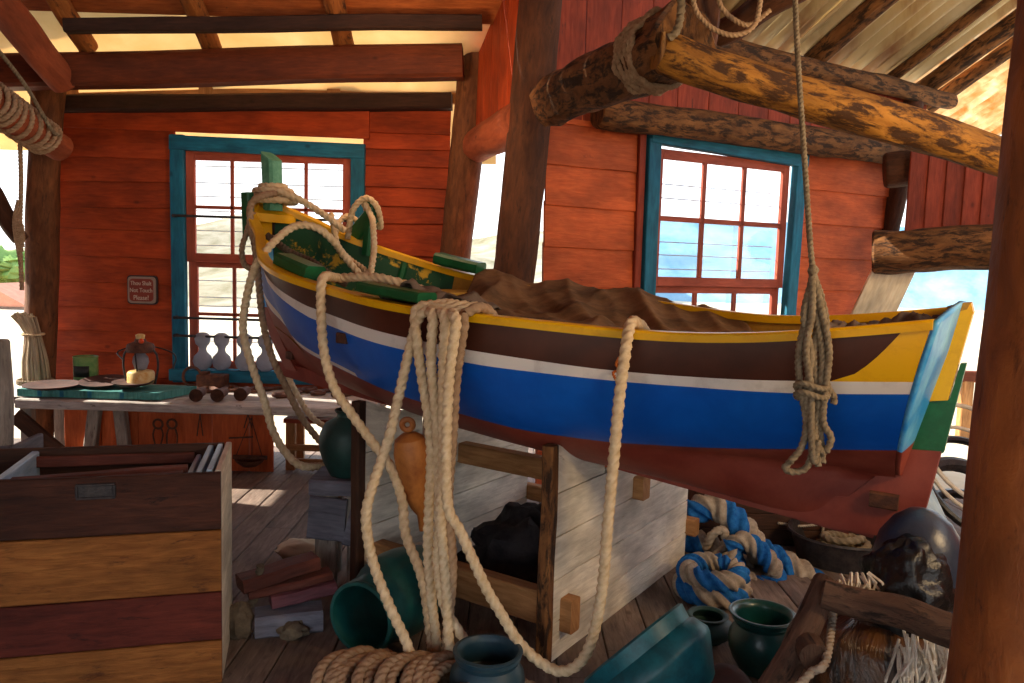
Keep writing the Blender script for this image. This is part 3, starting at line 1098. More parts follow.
TQ = [0, .1, .2, .3, .4, .5, .6, .7, .8, .9, 1]
QWT = [.80, .855, .885, .82, .805, .80, .785, .775, .78, .775, .765]
QWB = [.75, .80, .825, .735, .715, .715, .705, .715, .725, .715, .715]
QBB = [.42, .38, .39, .375, .34, .335, .30, .30, .35, .415, .465]
boat = thing('wooden_boat', loc(.5, 0, .8), 'blue, white and brown wooden boat with yellow rail on a cradle', 'boat')


def iq(t, arr):
    return float(np.interp(t, TQ, arr))


mb = MB()
NT = 110
# q rows follow the paint lines so that the bands keep clean edges
for side in (1, -1):
    def qv(t, j):
        a, b_, c_ = iq(t, QBB), iq(t, QWB), iq(t, QWT)
        if j <= 16:
            return a * (j / 16) ** 1.3
        if j <= 28:
            return a + (b_ - a) * (j - 16) / 12
        if j <= 31:
            return b_ + (c_ - b_) * (j - 28) / 3
        if j <= 37:
            return c_ + (.972 - c_) * (j - 31) / 6
        return .972 + .028 * (j - 37) / 2
    rows = 39

    def tend(j):
        # where the brown strake gives way to the yellow quarter
        return .928 + .05 * math.sqrt(cl((j - 31) / 6))

    U0 = 96 / NT

    def fn(u, v, side=side):
        j = round(v * rows)
        te = tend(j)
        t = te * (u / U0) ** 1.25 if u <= U0 else te + (1 - te) * (u - U0) / (1 - U0)
        q = qv(t, j)
        if t < .45 and 17 <= j <= 18:      # worn white line tapering aft along the bow
            a = iq(t, QBB)
            q = a + (.004 if j == 17 else .026 + .055 * (1 - t / .45))
        elif t < .45 and 18 < j < 28:
            a = iq(t, QBB) + .026 + .055 * (1 - t / .45)
            q = a + (iq(t, QWB) - a) * (j - 18) / 10
        elif t >= .45 and 17 <= j < 28:
            a = iq(t, QBB)
            q = a + (iq(t, QWB) - a) * (.004 * 10 if j == 17 else .06 if j == 18 else .06 + .94 * (j - 18) / 10)
        return hullp(t, q, side)

    def mfn(u, v):
        j = int(v * rows)
        if j < 16:
            return 0
        if j == 17 and u < U0 * .47:
            return 2
        if j < 28:
            return 1
        if j < 31:
            return 2
        if j >= 37:
            return 4
        return 4 if u > U0 else 3
    mb.grid(fn, NT, rows, mi=mfn)
mb.build('hull', ['hred', 'hblue', 'hwhite', 'hbrown', 'yellow'], boat, sharp=0)
# inside planking
mb = MB()
for side in (1, -1):
    mb.grid(lambda u, v, s=side: hullp(.015 + .965 * u, .2 + .795 * v, s, .035), 60, 16, mi=lambda u, v: 0 if u < .27 else 1)
mb.grid(lambda u, v: loc(.06 + .9 * u, (v - .5) * 2 * max(beam(.06 + .9 * u) * GG(.06 + .9 * u, .3) - .03, .01), keelz(.06 + .9 * u) + .3 * (sheer(.06 + .9 * u) - keelz(.06 + .9 * u))), 40, 6, mi=1)
mb.build('inner_planking', ['inner', 'ochre'], boat)
# rails
for side in (1, -1):
    mb = MB()
    rs = []
    for k in range(81):
        t = (k / 80) ** 1.2
        p = hullp(t, 1, side)
        c0 = V((0, 0, 1))
        lat = NL * side
        w_in = min(.055, beam(t) * .8)
        rs.append([p + lat * .012 + c0 * -.028, p + lat * .016 + c0 * -.002, p + lat * .01 + c0 * .006, p - lat * w_in + c0 * .006, p - lat * w_in + c0 * -.03])
    mb.rings(rs)
    mb.build('gunwale', 'yellow', boat, smooth=False)
# transom
mb = MB()

def transom(u, v):
    # u up the stern, v across
    q_ = .28 + .72 * u
    w_ = 1 - 2 * v
    g_ = GG(1, q_)
    b_ = beam(1)
    vv = b_ * g_ * w_
    x_ = LN - .22 * (1 - q_) - .032 * (vv / b_) ** 2
    z_ = keelz(1) + (sheer(1) - keelz(1)) * q_ - vv * BROLL + .045 * (1 - w_ * w_) * cl((u - .8) / .2)
    return BOW + AX * (x_ + .008) + NL * vv + V((0, 0, z_))


mb.grid(transom, 40, 24, mi=lambda u, v: 1 if .28 + .72 * u < .463 else 0)
mb.build('transom', ['lblue', 'hred'], boat, solid=.016)
# centre-plane pieces: keel, stern post, rudder, stem


def cp(px, py):
    return onplane(px, py, STN, NL)


mb = MB()
poly = [cp(912, 448), cp(942, 450), cp(926, 509), cp(884, 534), cp(840, 527), cp(770, 508), cp(770, 490), cp(850, 495)]
mb.prism(poly, NL * .07)
rs = []
for k in range(31):
    t = .05 + .87 * k / 30
    rs.append([loc(t, s_, keelz(t) + dz) for s_, dz in ((-.03, -.025), (.03, -.025), (.03, .06), (-.03, .06))])
mb.rings(rs)
mb.build('keel', 'hred', boat, smooth=False)
rd = None
mb = MB()
mb.prism([cp(957, 304), cp(972, 303), cp(974, 312), cp(949, 399), cp(930, 400), cp(926, 396)], NL * .075)
rd = mb.build('rudder', 'yellow', boat, smooth=False)
mb = MB()
mb.prism([cp(961, 363), cp(967, 363), cp(944, 452), cp(912, 449), cp(926, 398), cp(950, 399)], NL * .05)
mb.build('rudder_blade', 'green', rd, smooth=False)
mb = MB()
mb.prism([cp(948, 306), cp(958, 303), cp(972, 302), cp(968, 309), cp(950, 314)], NL * .09)
mb.build('stern_cap', 'ochre', boat, smooth=False)
mb = MB()
rs = []
for k in range(18):
    q_ = k / 17
    c0 = BOW + AX * (.32 * (1 - q_) ** 3) + V((0, 0, keelz(0) + (2.06 - keelz(0)) * q_))
    rs.append([c0 - AX * .045 + NL * .03, c0 - AX * .045 - NL * .03, c0 + AX * .06 - NL * .04, c0 + AX * .06 + NL * .04])
mb.rings(rs, mi=lambda j, i: 0 if j < 6 else (1 if j < 12 else 2))
mb.build('stem', ['hred', 'lblue', 'yellow'], boat, smooth=False)
mb = MB()
c0 = BOW + AX * .10 + V((0, 0, 1.97))
rs = []
for k in range(8):
    u = k / 7
    s_ = .047 + .004 * u
    c1 = c0 + V((0, 0, .33 * u)) + AX * (.02 - .015 * u)
    rs.append([c1 + AX * x_ * s_ + NL * y_ * s_ + V((0, 0, (-x_ * .03) if k == 7 else 0)) for x_, y_ in ((-1, -.7), (-.7, -1), (.7, -1), (1, -.7), (1, .7), (.7, 1), (-.7, 1), (-1, .7))])
mb.rings(rs)
mb.build('stem_head', 'paleGreen', boat, smooth=False)
# breast hook and thwarts, frames
mb = MB()
rs = []
for k in range(9):
    t = .008 + .03 * k / 8
    b_ = max(beam(t) - .03, .01)
    z = sheer(t) - .015
    rs.append([loc(t, -b_, z), loc(t, b_, z), loc(t, b_, z - .05), loc(t, -b_, z - .05)])
mb.rings(rs)
mb.build('breasthook', 'yellow', boat, smooth=False)
for t, z, w in ((.31, .09, .34), (.60, .17, .2), (.86, .12, .3)):
    mb = MB()
    b_ = beam(t) - .05
    mb.plank(loc(t, -b_, sheer(t) - z), loc(t, b_, sheer(t) - z), w, .035, AX, .008, 4, .003)
    mb.build('thwart', 'ochre', boat, smooth=False)
for t in (.19, .42):
    for side in (1, -1):
        mb = MB()
        mb.tube([hullp(t, .25 + .7 * k / 10, side, .045) for k in range(11)], .022, 6)
        mb.build('frame', 'ochre' if t > .3 else 'green', boat)


def t_of(px, side):
    best = min((abs(projx(hullp(k / 300, 1, side)) - px), k / 300) for k in range(20, 300))
    return best[1]


def proj(p):
    d = V(p) - EYE
    z = d.dot(_F)
    return 512 + FOC * d.dot(CR) / z, 341.5 - FOC * d.dot(CU) / z


def projx(p):
    return proj(p)[0]


def rail(px, side=1, dv=0, dz=.02):
    t = t_of(px, side)
    return hullp(t, 1, side) + NL * side * dv + V((0, 0, dz))


# green pads on the rails
for pa, pb, side, h, wd in ((357, 420, 1, .045, .11), (444, 486, -1, .07, .12)):
    a, b = rail(pa, side, -.05, .02 + h / 2), rail(pb, side, -.05, .02 + h / 2)
    mb = MB()
    mb.plank(a, b, wd, h, NL, .015, 4, .004)
    mb.build('rail_pad', 'green', boat, smooth=False)
a, b = rail(268, 1, -.1, .03), rail(300, 1, -.1, .03)
mb = MB()
mb.plank(a, b, .12, .07, NL, .015, 4, .004)
mb.build('rail_pad', 'green', boat, smooth=False)
# upright green posts near the bow
a = hullp(.035, 1, 1) + V((0, 0, -.16))
mb = MB()
mb.plank(a, a + V((-.01, 0, .26)), .075, .05, AX, .012)
mb.build('bow_post', 'green', boat, smooth=False)
a = hullp(t_of(358, -1), 1, -1) + V((0, 0, -.1))
mb = MB()
mb.plank(a + AX * .08, a + AX * .12 + V((0, 0, .34)), .06, .06, AX, .01)
mb.plank(a - AX * .08 + V((0, 0, .08)), a + AX * .12 + V((0, 0, .25)), .11, .05, (0, 0, 1), .01)
mb.build('bow_bitt', 'green', boat, smooth=False)
# iron fittings


def hull_at(px, py):
    best = None
    for i in range(8, 300):
        for j in range(4, 56):
            p = hullp(i / 300, j / 60, 1)
            x_, y_ = proj(p)
            d_ = (x_ - px) ** 2 + (y_ - py) ** 2
            if best is None or d_ < best[0]:
                best = (d_, p)
    return best[1]


for px, py, w in ((343, 338, .05), (284, 359, .06)):
    p = hull_at(px, py)
    mb = MB()
    mb.plank(p - AX * .03 + NL * .008, p + AX * .03 + NL * .008, .05, .02, (0, 0, 1), .006)
    mb.build('iron_fitting', 'rust', boat, smooth=False)
p = cp(886, 498)
mb = MB()
mb.plank(p - AX * .05 + NL * .045, p + AX * .05 + NL * .045, .06, .03, (0, 0, 1), .006)
mb.build('iron_fitting', 'rust', boat, smooth=False)
mb = MB()
p = hull_at(621, 372) + NL * .012
rope_mb([p + V((0, 0, .06)), p + V((-.01, 0, .03)), p + V((.015, -.005, .015)), p + V((-.02, 0, .0)), p + V((.005, 0, -.05)), p + V((-.005, 0, -.08))], .005, mb, n=6)
mb.build('twine', 'orangeline', label='wisp of orange twine against the white stripe of the boat', cat='twine')

# canvas heaped in the boat


def fold(x_, y_, s):
    return noise.fractal((x_, y_, s), 1.0, 2.0, 4)


def canvas(u, v):
    # u along, v 0 near .. 1 far
    tn, tf = .47 + .48 * u, .31 + .50 * u
    t = tn + (tf - tn) * v
    b_ = beam(t)
    vv = b_ * (.93 - 1.93 * v)
    z = sheer(t)
    lip = .0 if v < .5 else 1.0
    up = .06 * cl((v - .6) / .4) * (1 - cl((u - .75) / .25)) - .10 * math.sin(PI * v) * (.5 + .5 * u) - .02
    up -= .12 * cl((u - .8) / .2) * cl(v * 3)
    w_ = u * 7 + .8 * noise.noise((u * 3, v * 2, 4)) + v * 1.6
    rd_ = 1 - abs(math.sin(w_ * 1.7)) ** .7
    w3 = u * 3.1 - v * 4.2 + 1.2 * noise.noise((u * 2.5, v * 2.5, 11))
    rd3 = 1 - abs(math.sin(w3 * 1.5)) ** .7
    e_ = min(1, v * 4)
    zz = z + up - .02 + .045 * rd_ * e_ + .04 * rd3 * e_ + .035 * noise.noise((u * 5, v * 3, 3)) * e_ + .008 * fold(u * 9, v * 6, 5) * e_ + .016 * (1 - abs(math.sin(u * 24 + v * 10 + 2.5 * noise.noise((u * 4, v * 3, 2)))) ** .8) * e_
    if v < .06:
        zz = z - .05
    return loc(t, vv, zz)


mb = MB()
mb.grid(canvas, 130, 70)
mb.build('canvas_sheet', 'canvas', solid=.008, sharp=0, label='crumpled brown canvas sheet heaped inside the boat', cat='canvas')


def cloth2(u, v):
    t = .41 + .15 * u
    b_ = beam(t)
    vv = b_ * (.86 - .75 * v)
    return loc(t, vv, sheer(t) + .03 + .05 * math.sin(PI * v) * math.sin(PI * u) + .06 * fold(u * 4, v * 4, 9) - .16 * v)


mb = MB()
mb.grid(cloth2, 40, 24)
mb.build('cloth', 'greycloth', solid=.008, sharp=0, label='grey-brown folded cloth lying by the rail under the hung ropes', cat='cloth')


def cloth3(u, v):
    t = .87 + .11 * u
    b_ = beam(t)
    vv = b_ * (.8 - 1.6 * v)
    return loc(t, vv, sheer(t) - .05 + .03 * math.sin(PI * v) + .06 * fold(u * 5, v * 4, 19))


mb = MB()
mb.grid(cloth3, 34, 30)
mb.build('cloth', 'greycloth', solid=.008, sharp=0, label='grey-brown crumpled cloth heaped in the stern of the boat', cat='cloth')

# ================================================================== CRADLE
PD = V((.557, .831, 0))
PC = V((.19, 3.26, 0))
cradle = thing('boat_cradle', PC, 'whitewashed plank cradle of two panels and tie bars under the boat', 'cradle')
for k, (o_, tops) in enumerate(((V((0, 0, 0)), [(0, .95), (.22, .855), (.45, .80), (.75, .88), (1.0, .94), (1.5, .94)]), (-AX * 1.1, [(0, 1.0), (.2, .93), (.45, .88), (.7, .95), (1.0, 1.0), (1.5, 1.0)]))):
    mb = MB()
    zb = [0, .17, .36, .55, .74, 1.1]
    def topz(u):
        return float(np.interp(u, [a for a, b in tops], [b for a, b in tops]))
    for j in range(5):
        # one horizontal board, trimmed by the cradle curve
        us = [1.5 * i / 14 for i in range(15)]
        rs = []
        for u in us:
            za = zb[j] + .003
            zt = min(zb[j + 1] - .003, topz(u))
            if zt - za < .012:
                zt = za + .012 if topz(u) > za - .2 else za
            p = PC + o_ + PD * u
            jit = .004 * noise.noise((u * 3, j, k))
            rs.append([p + AX * x_ + V((0, 0, z_ + jit)) for x_, z_ in ((-.02, za), (.02, za), (.02, zt), (-.02, zt))])
        if j == 4:
            segs = [[r for r, u in zip(rs, us) if topz(u) > zb[4] + .02 and u < .45], [r for r, u in zip(rs, us) if topz(u) > zb[4] + .02 and u > .45]]
        else:
            segs = [rs]
        for s_ in segs:
            if len(s_) > 1:
                mb.rings(s_)
    pan = mb.build('panel', 'palewood', cradle, smooth=False)
    mb = MB()
    p = PC + o_ - PD * .03
    mb.plank(p, p + V((0, 0, tops[0][1])), .055, .06, AX, .008, 6, .006)
    mb.build('edge_post', 'logmoss' if k == 0 else 'dkbox', pan, smooth=False)
    mb = MB()
    p = PC + o_ + PD * 1.44 - AX * .04
    mb.plank(p, p + V((0, 0, tops[-1][1] - .02)), .08, .05, PD, .008, 4, .004)
    mb.build('corner_batten', 'palewood', pan, smooth=False)
for u, z, w, th in ((.79, .60, .115, .085), (.10, .19, .15, .08), (1.53, .2, .1, .07)):
    p = PC + PD * u + V((0, 0, z))
    mb = MB()
    mb.plank(p - AX * 1.2, p + AX * .075, w, th, (0, 0, 1), .008, 6, .003)
    mb.build('tie_bar', 'tanwood', cradle, smooth=False)
# dark heap between the panels
mb = MB()
mb.blob(PC + PD * .72 - AX * .55 + V((0, 0, .13)), (.34, .3, .24), 5, .35, 2.2, 30, 20, flat=-.13)
mb.build('tarpaulin_heap', 'darkcloth', label='dark crumpled tarpaulin heap between the two cradle panels', cat='tarpaulin')
# tan wooden float hanging under the hull
KF = 1.22
fl = thing('wooden_float', at(414, 470, 3.5), 'tan skittle-shaped wooden float hanging under the hull', 'float')
top = at(406, 415, 3.5)
bot = at(423, 530, 3.55)
d = (bot - top)
ll = d.length
mb = MB()
mb.lathe([(r_ * KF, z_) for r_, z_ in [(.0, .085), (.03, .088), (.055, .11), (.066, .17), (.066, .22), (.06, .3), (.048, .38), (.036, .43), (.022, .46), (.014, .475), (.014, ll), (0, ll)]], top, d, 28)
mb.build('body', 'buoy', fl)
mb = MB()
e1 = d.normalized().cross(V((0, 1, 0))).normalized()
mb.tube([top + d.normalized() * .045 + (e1 * math.cos(2 * PI * i / 20) + d.normalized() * math.sin(2 * PI * i / 20)) * .024 for i in range(21)], .014, 8, caps=False)
mb.build('eye', 'buoy', fl)

# ================================================================== ROPES
RR = .0208


def rope(pts, r, mat, lab, cat='rope', group=None, **k):
    return rope_mb(pts, r, **k).build('rope', mat, label=lab, cat=cat, group=group, sharp=0)


# the bundle over the near rail
def over(px, side=1, dx=0):
    """points of a rope coming out of the boat over the near rail at px"""
    r0 = rail(px, 1, 0, 0)
    return [r0 - NL * .16 + AX * .03 + V((0, 0, -.12)), r0 - NL * .10 + AX * .01 + V((0, 0, -.01)), r0 - NL * .05 + V((0, 0, .026)), r0 + NL * .012 + V((0, 0, .028))]


def hang(pts, Y):
    return [at(x_, y_, Y if not isinstance(Y, list) else Y[i]) for i, (x_, y_) in enumerate(pts)]


YB = 3.12
rope(over(446) + [rail(428, 1, .05, -.02)] + hang([(409, 352), (399, 395), (388, 441), (370, 494), (366, 522), (373, 562), (389, 605), (406, 642), (415, 672)], [3.2, 3.2, 3.15, 3.1, 3.1, 3.1, 3.05, 3.02, 3.0]), RR, 'rope', 'pale rope bowing outward farthest from the hung bundle to the floor coil')
rope(over(441) + [rail(425, 1, .045, .0)] + hang([(417, 341), (422, 378), (428, 415), (431, 456), (429, 505), (428, 555), (432, 605), (436, 642), (437, 688)], 3.17), RR, 'rope', 'pale rope hanging straight at the outer side of the bundle')
rope(over(452) + [rail(439, 1, .05, .0)] + hang([(433, 318), (431, 361), (436, 415), (438, 455), (439, 522), (438, 565), (444, 605), (463, 638), (483, 668), (500, 690)], [3.1] * 4 + [3.08] * 6), RR, 'rope', 'pale rope of the bundle that swings aside near the floor towards the dark pot')
rope(over(461) + [rail(450, 1, .05, .0)] + hang([(445, 320), (443, 375), (443, 455), (441, 520), (446, 588), (449, 642), (455, 690)], [3.06] * 7), RR, 'rope', 'middle rope of the bundle dropping straight to the floor')
rope(over(470) + [rail(461, 1, .055, .0)] + hang([(456, 322), (449, 378), (446, 456), (448, 507), (460, 531), (472, 558), (487, 590), (500, 612), (518, 641), (540, 662), (562, 671), (582, 660), (595, 628), (603, 580), (608, 520), (614, 455), (619, 400), (625, 355)], [3.0, 3.0, 2.98, 2.97, 2.97, 2.97, 2.97, 2.97, 2.97, 2.95, 2.92, 2.9, 2.88, 2.86, 2.84, 2.82, 2.82, 2.84]) + over(632)[::-1], RR, 'rope', 'long pale rope looping from the bundle over the floor back up to the rail')
rope(over(478) + [rail(471, 1, .05, .0)] + hang([(464, 322), (456, 378), (452, 440), (448, 500), (452, 570), (447, 640), (450, 690)], [3.08] * 7), RR, 'ropebrown', 'browner rope at the inner side of the hung bundle')
# rope across the bow rail
rope([loc(.47, .3, sheer(.47) - .02), at(393, 281, 3.75), at(366, 277, 3.8), at(338, 278, 3.86), rail(327, 1, .02, .045), at(321, 305, 3.62), at(324, 351, 3.58), at(334, 387, 3.56), at(353, 416, 3.54), at(372, 442, 3.52), at(390, 466, 3.5), at(402, 500, 3.46), at(406, 535, 3.4), at(423, 582, 3.3), at(433, 655, 3.2), at(440, 690, 3.15)], RR * 1.05, 'rope', 'pale rope lying along the rail then slanting down behind the bundle')
# arching rope at the bow
rope([loc(.26, -.1, sheer(.26) - .22), at(346, 258, 4.6), at(333, 241, 4.5), at(317, 228, 4.45), at(296, 226, 4.4), at(275, 241, 4.3), at(256, 266, 4.2), at(247, 296, 4.16), at(243, 330, 4.15), at(251, 363, 4.15), at(264, 400, 4.15), at(273, 431, 4.15), at(286, 453, 4.15), at(302, 466, 4.15), at(325, 466, 4.3)], RR * 1.0, 'rope', 'pale rope arching over the bow rail and hanging towards the green jar')
rope([at(282, 193, 4.92), at(262, 196, 4.7), at(251, 205, 4.68), at(251, 227, 4.65), at(255, 247, 4.62), at(259, 285, 4.6), at(263, 322, 4.55), at(271, 354, 4.55), at(284, 383, 4.55), at(302, 418, 4.55), at(322, 444, 4.6)], RR * .95, 'ropebrown', 'brownish rope dropping from the stem head down past the forefoot')
rope([at(286, 366, 5.0), at(289, 378, 5.0), at(299, 398, 5.0), at(313, 418, 4.98), at(332, 429, 4.95), at(350, 428, 5.0)], RR * .9, 'rope', 'pale rope end emerging from beneath the forefoot above the stool')
rope([at(253, 212, 4.75), at(247, 232, 4.72), at(242, 248, 4.7), at(244, 264, 4.7), at(252, 268, 4.7), at(257, 260, 4.7)], RR * .8, 'ropebrown', 'small brown rope loop hanging outside the bow')
# turns round the stem head
mb = MB()
c0 = BOW + AX * .12
for k in range(4):
    R_ = .10 + .02 * ((k + 1) % 2) - .012 * k
    rope_mb([c0 + V((0, 0, 2.03 + k * .028)) + AX * math.cos(i * PI / 8 + k) * R_ * 1.2 + NL * math.sin(i * PI / 8 + k) * R_ for i in range(17)], .021, mb)
rope_mb([c0 + V((0, 0, 2.1)) + NL * .09, c0 + AX * .16 + NL * .03 + V((0, 0, 2.07)), c0 + AX * .28 - NL * .1 + V((0, 0, 1.98)), c0 + AX * .42 - NL * .2 + V((0, 0, 1.86))], .021, mb)
mb.build('rope', 'rope', sharp=0, label='pale rope coiled round the green stem head', cat='rope')
# knot on the far rail bitt
bt = hullp(t_of(358, -1), 1, -1) + AX * .1
rope([bt + V((-.14, 0, .0)), bt + V((-.10, -.05, .17)), bt + V((-.02, -.06, .25)), bt + V((.05, -.05, .2)), bt + V((.06, .03, .08)), bt + V((-.01, .05, .14)), bt + V((-.04, -.02, .24)), bt + V((.02, -.07, .14)), at(373, 224, 4.85), at(374, 250, 4.75), at(371, 274, 4.65), at(374, 284, 4.6)], RR * .9, 'rope', 'pale rope knotted on the green bitt with its end hanging into the boat')
rope([at(331, 214, 5.0), at(334, 228, 4.95), at(338, 246, 4.9), at(349, 259, 4.8), at(362, 268, 4.72), at(371, 276, 4.65), at(380, 284, 4.6)], RR * .9, 'rope', 'pale rope slanting across the inside of the bow')
rope([at(336, 232, 5.0), at(341, 220, 5.05), at(350, 216, 5.1), at(358, 222, 5.1)], RR * .85, 'rope', 'short curl of pale rope between the bow bitt and the slanting rope')
# thin dark lashing inside the bow
rope([at(268, 236, 4.5), at(290, 252, 4.35), at(312, 262, 4.2), at(330, 275, 4.05), at(345, 283, 3.95)], .02, 'ropedark', 'dark rope lying inside along the near bow rail')
# hank hanging from the roof
hk = thing('rope_hank', at(815, 470, 2.62), 'grey rope hank hanging on a long line before the stern quarter', 'rope')
rope_mb([at(794, -30, 2.9), at(798, 60, 2.8), at(804, 150, 2.72), at(810, 240, 2.64), at(813, 272, 2.62)], .0095).build('line', 'ropegrey', hk, sharp=0)
mb = MB()
mb.blob(at(813, 271, 2.62), (.017, .017, .02), 3, .2)
rope_mb([at(813, 272, 2.62), at(809, 290, 2.61), at(811, 305, 2.6), at(822, 300, 2.61), at(818, 285, 2.62), at(813, 272, 2.62)], .009, mb)
mb.build('knot', 'ropegrey', hk)
hp = [[(813, 274), (808, 310), (799, 350), (800, 385), (806, 420), (802, 446), (790, 462)], [(813, 274), (822, 312), (829, 350), (826, 385), (823, 420), (831, 438), (826, 452)],
      [(812, 276), (812, 312), (806, 350), (811, 390), (811, 430), (814, 462), (818, 440)], [(814, 276), (818, 312), (814, 352), (816, 392), (820, 430), (822, 462), (816, 420)],
      [(813, 280), (815, 312), (822, 352), (820, 392), (815, 432), (818, 466)], [(812, 280), (804, 316), (811, 356), (806, 396), (813, 436), (824, 455)],
      [(815, 280), (826, 320), (822, 360), (827, 385), (834, 398), (833, 404)], [(790, 462), (785, 468), (792, 472), (806, 468), (812, 450), (808, 425)]]
for k, pp in enumerate(hp):
    rope_mb([at(x_, y_, 2.60 - .014 * (k % 3) + .004 * k) for x_, y_ in pp], .0115).build('strand', 'ropegrey', hk, sharp=0)
mb = MB()
for k in range(2):
    rope_mb([at(812 + 16 * math.cos(i * PI / 8), 386 + 9 * k + 3 * math.sin(i * PI / 4), 2.60 - .04 * math.sin(i * PI / 8)) for i in range(17)], .010, mb)
mb.build('binding', 'ropegrey', hk, sharp=0)
# coil on the floor
fc = thing('rope_coil', atz(385, 690, 0), 'pile of brown rope coiled on the floor beneath the hung bundle', 'rope')
c0 = V((-.40, 2.9, 0))
for k in range(15):
    mb = MB()
    cx = c0 + V((-.20 + .030 * k, .03 * math.sin(k * 2.1), .085 + .012 * math.sin(k * 1.7)))
    ea = V((.30 + .05 * math.sin(k), .9, 0)) * (.17 + .012 * math.sin(k * 3))
    eb = V((-.75 + .1 * math.sin(k * 2), 0, .66)) * (.095 + .012 * math.cos(k * 2.3))
    rope_mb([cx + ea * math.cos(i * PI / 10) + eb * math.sin(i * PI / 10) + V((.03 * i / 20, 0, 0)) for i in range(21)], .0215, mb)
    mb.build('turn', 'ropebrown', fc, sharp=0)
rope([V((-.36, 2.8, .12)), V((-.24, 2.74, .14)), V((-.12, 2.78, .14)), V((-.02, 2.86, .11)), V((.05, 2.95, .08)), V((.14, 2.95, .05))], .02, 'ropebrown', 'loose brown rope end lying across the top of the floor coil')

# thick blue and beige hawser behind the cradle
hw = thing('blue_hawser', at(745, 590, 4.4), 'pile of thick blue and beige hawser behind the cradle', 'rope')


def hawser(pts, r, mats=('ropeblue', 'ropebeige'), two=True):
    mb = MB()
    n = 24
    P = curve(pts, r * .22)
    mb.tube(P, r, n, lambda j, i: 0 if ((i + 3) // 6) % 4 in (0, 1) else 1, 4, 4.2, lobed=.17)
    return mb.build('turn', list(mats), hw, sharp=0)


hawser([at(690, 512, 4.65), at(716, 506, 4.6), at(740, 526, 4.5), at(758, 550, 4.45), at(785, 565, 4.4), at(806, 578, 4.35), at(826, 596, 4.3)], .075)
hawser([at(688, 540, 4.7), at(718, 552, 4.6), at(740, 568, 4.5), at(765, 585, 4.4), at(800, 592, 4.3)], .075)
hawser([at(728, 548, 4.38), at(745, 541, 4.36), at(765, 556, 4.32), at(776, 578, 4.28), at(758, 586, 4.26), at(738, 572, 4.3), at(730, 552, 4.36)], .05)
cc = atz(712, 588, .06)
hawser([cc + V((math.cos(i * PI / 8) * .14, math.sin(i * PI / 8) * .13, .01)) for i in range(17)], .055)
hawser([cc + V((math.cos(i * PI / 8 + 1) * .13, math.sin(i * PI / 8 + 1) * .13, .085)) for i in range(17)], .05)
mb = rope_mb([at(706, 548, 4.5), at(712, 535, 4.45), at(723, 530, 4.45), at(725, 545, 4.45), at(716, 556, 4.42), at(713, 566, 4.4), at(722, 574, 4.35)], .025)
mb.build('tail', 'ropebeige', hw, sharp=0)

# ================================================================== POTS


def pot(name, prof, o, mat, lab, axis=(0, 0, 1), cat='pot', n=40, group=None):
    mb = MB()
    mb.lathe(prof, o, axis, n)
    return mb.build(name, mat, label=lab, cat=cat, group=group, sharp=50)


def jarprof(R, H, neck, lip, lipw=.012, wall=.012):
    """outside going up, then inside going down"""
    out = [(0, 0), (R * .62, 0), (R * .66, .01), (R * .85, H * .2), (R * .97, H * .38), (R, H * .5), (R * .96, H * .64), (R * .8, H * .79), (neck * 1.08, H * .88), (neck, H * .91), (neck, H * .94), (lip, H * .965), (lip + .004, H * .985), (lip, H)]
    ins = [(lip - lipw, H), (neck - wall, H * .93), (neck - wall, H * .89), (R * .78 - wall, H * .78), (R - wall, H * .5), (R * .6, .03), (0, .025)]
    return out + ins


jb = at(343, 480, 4.1)
pot('ceramic_jar', jarprof(.155, .345, .062, .072), V((jb.x + .03, 4.1, .565)), 'tealdark', 'round dark green jar standing on the blue-grey plank stool', cat='jar')
# lying jar
ma = V((atz(362, 655, 0).x, atz(362, 655, 0).y - .06, .145))
dirj = V((-.42, -.9, 0)).normalized()
pot('ceramic_jar', jarprof(.195, .60, .145, .155, .014), ma - dirj * .60 + V((0, 0, .045)), 'teal', 'dark teal jar lying on its side with its mouth open towards us', dirj, 'jar')
pb = V((at(488, 652, 2.9).x, 2.9, 0))
pot('ceramic_pot', jarprof(.145, .23, .118, .13), pb, 'navy', 'blue-grey open pot on the floor right of the hung ropes', cat='pot')
n_ = V((-.60, .44, .66)).normalized()
rc = at(632, 641, 2.82)
tub_prof = [(0, 0), (.15, 0), (.17, .012), (.25, .13), (.255, .15), (.235, .2), (.222, .212), (.226, .235), (.232, .262), (.222, .27), (.21, .262), (.2, .2), (.22, .14), (.14, .03), (0, .03)]
pot('ceramic_tub', tub_prof, rc - n_ * .27, 'tealbright', 'large turquoise tub tipped over against the cradle panel', n_, 'tub')
pj = at(708, 614, 3.52)
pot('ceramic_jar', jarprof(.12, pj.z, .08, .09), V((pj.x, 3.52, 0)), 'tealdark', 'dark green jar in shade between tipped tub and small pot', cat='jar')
pp = at(763, 612, 3.25)
pot('ceramic_pot', jarprof(.138, pp.z, .118, .138), V((pp.x, 3.25, 0)), 'teal', 'green pot with wide open mouth by the blue hawser', cat='pot')
mb = MB()
mb.blob((.85, 2.88, .10), (.105, .105, .10), 2, .03)
mb.build('round_float', 'leather', label='dull purple-brown round float on the floor before the small green pot', cat='float')
# metal basin with rope
bs_ = thing('metal_basin', atz(846, 572, 0), 'dark oval metal basin holding a grey rope', 'basin')
bc = atz(850, 566, 0)
mb = MB()
mb.lathe([(0, 0), (.24, 0), (.28, .16), (.30, .165), (.295, .178), (.275, .17), (.235, .02), (0, .02)], bc + V((0, .1, 0)), (0, 0, 1), 40, sx=1.1)
mb.build('bowl', 'iron', bs_)
rope([bc + V((.16 * math.cos(i * .7) * (1 - .02 * i), .1 + .13 * math.sin(i * .7) * (1 - .02 * i), .05 + .006 * i)) for i in range(18)], .022, 'ropegrey', 'grey rope coiled inside the oval metal basin')
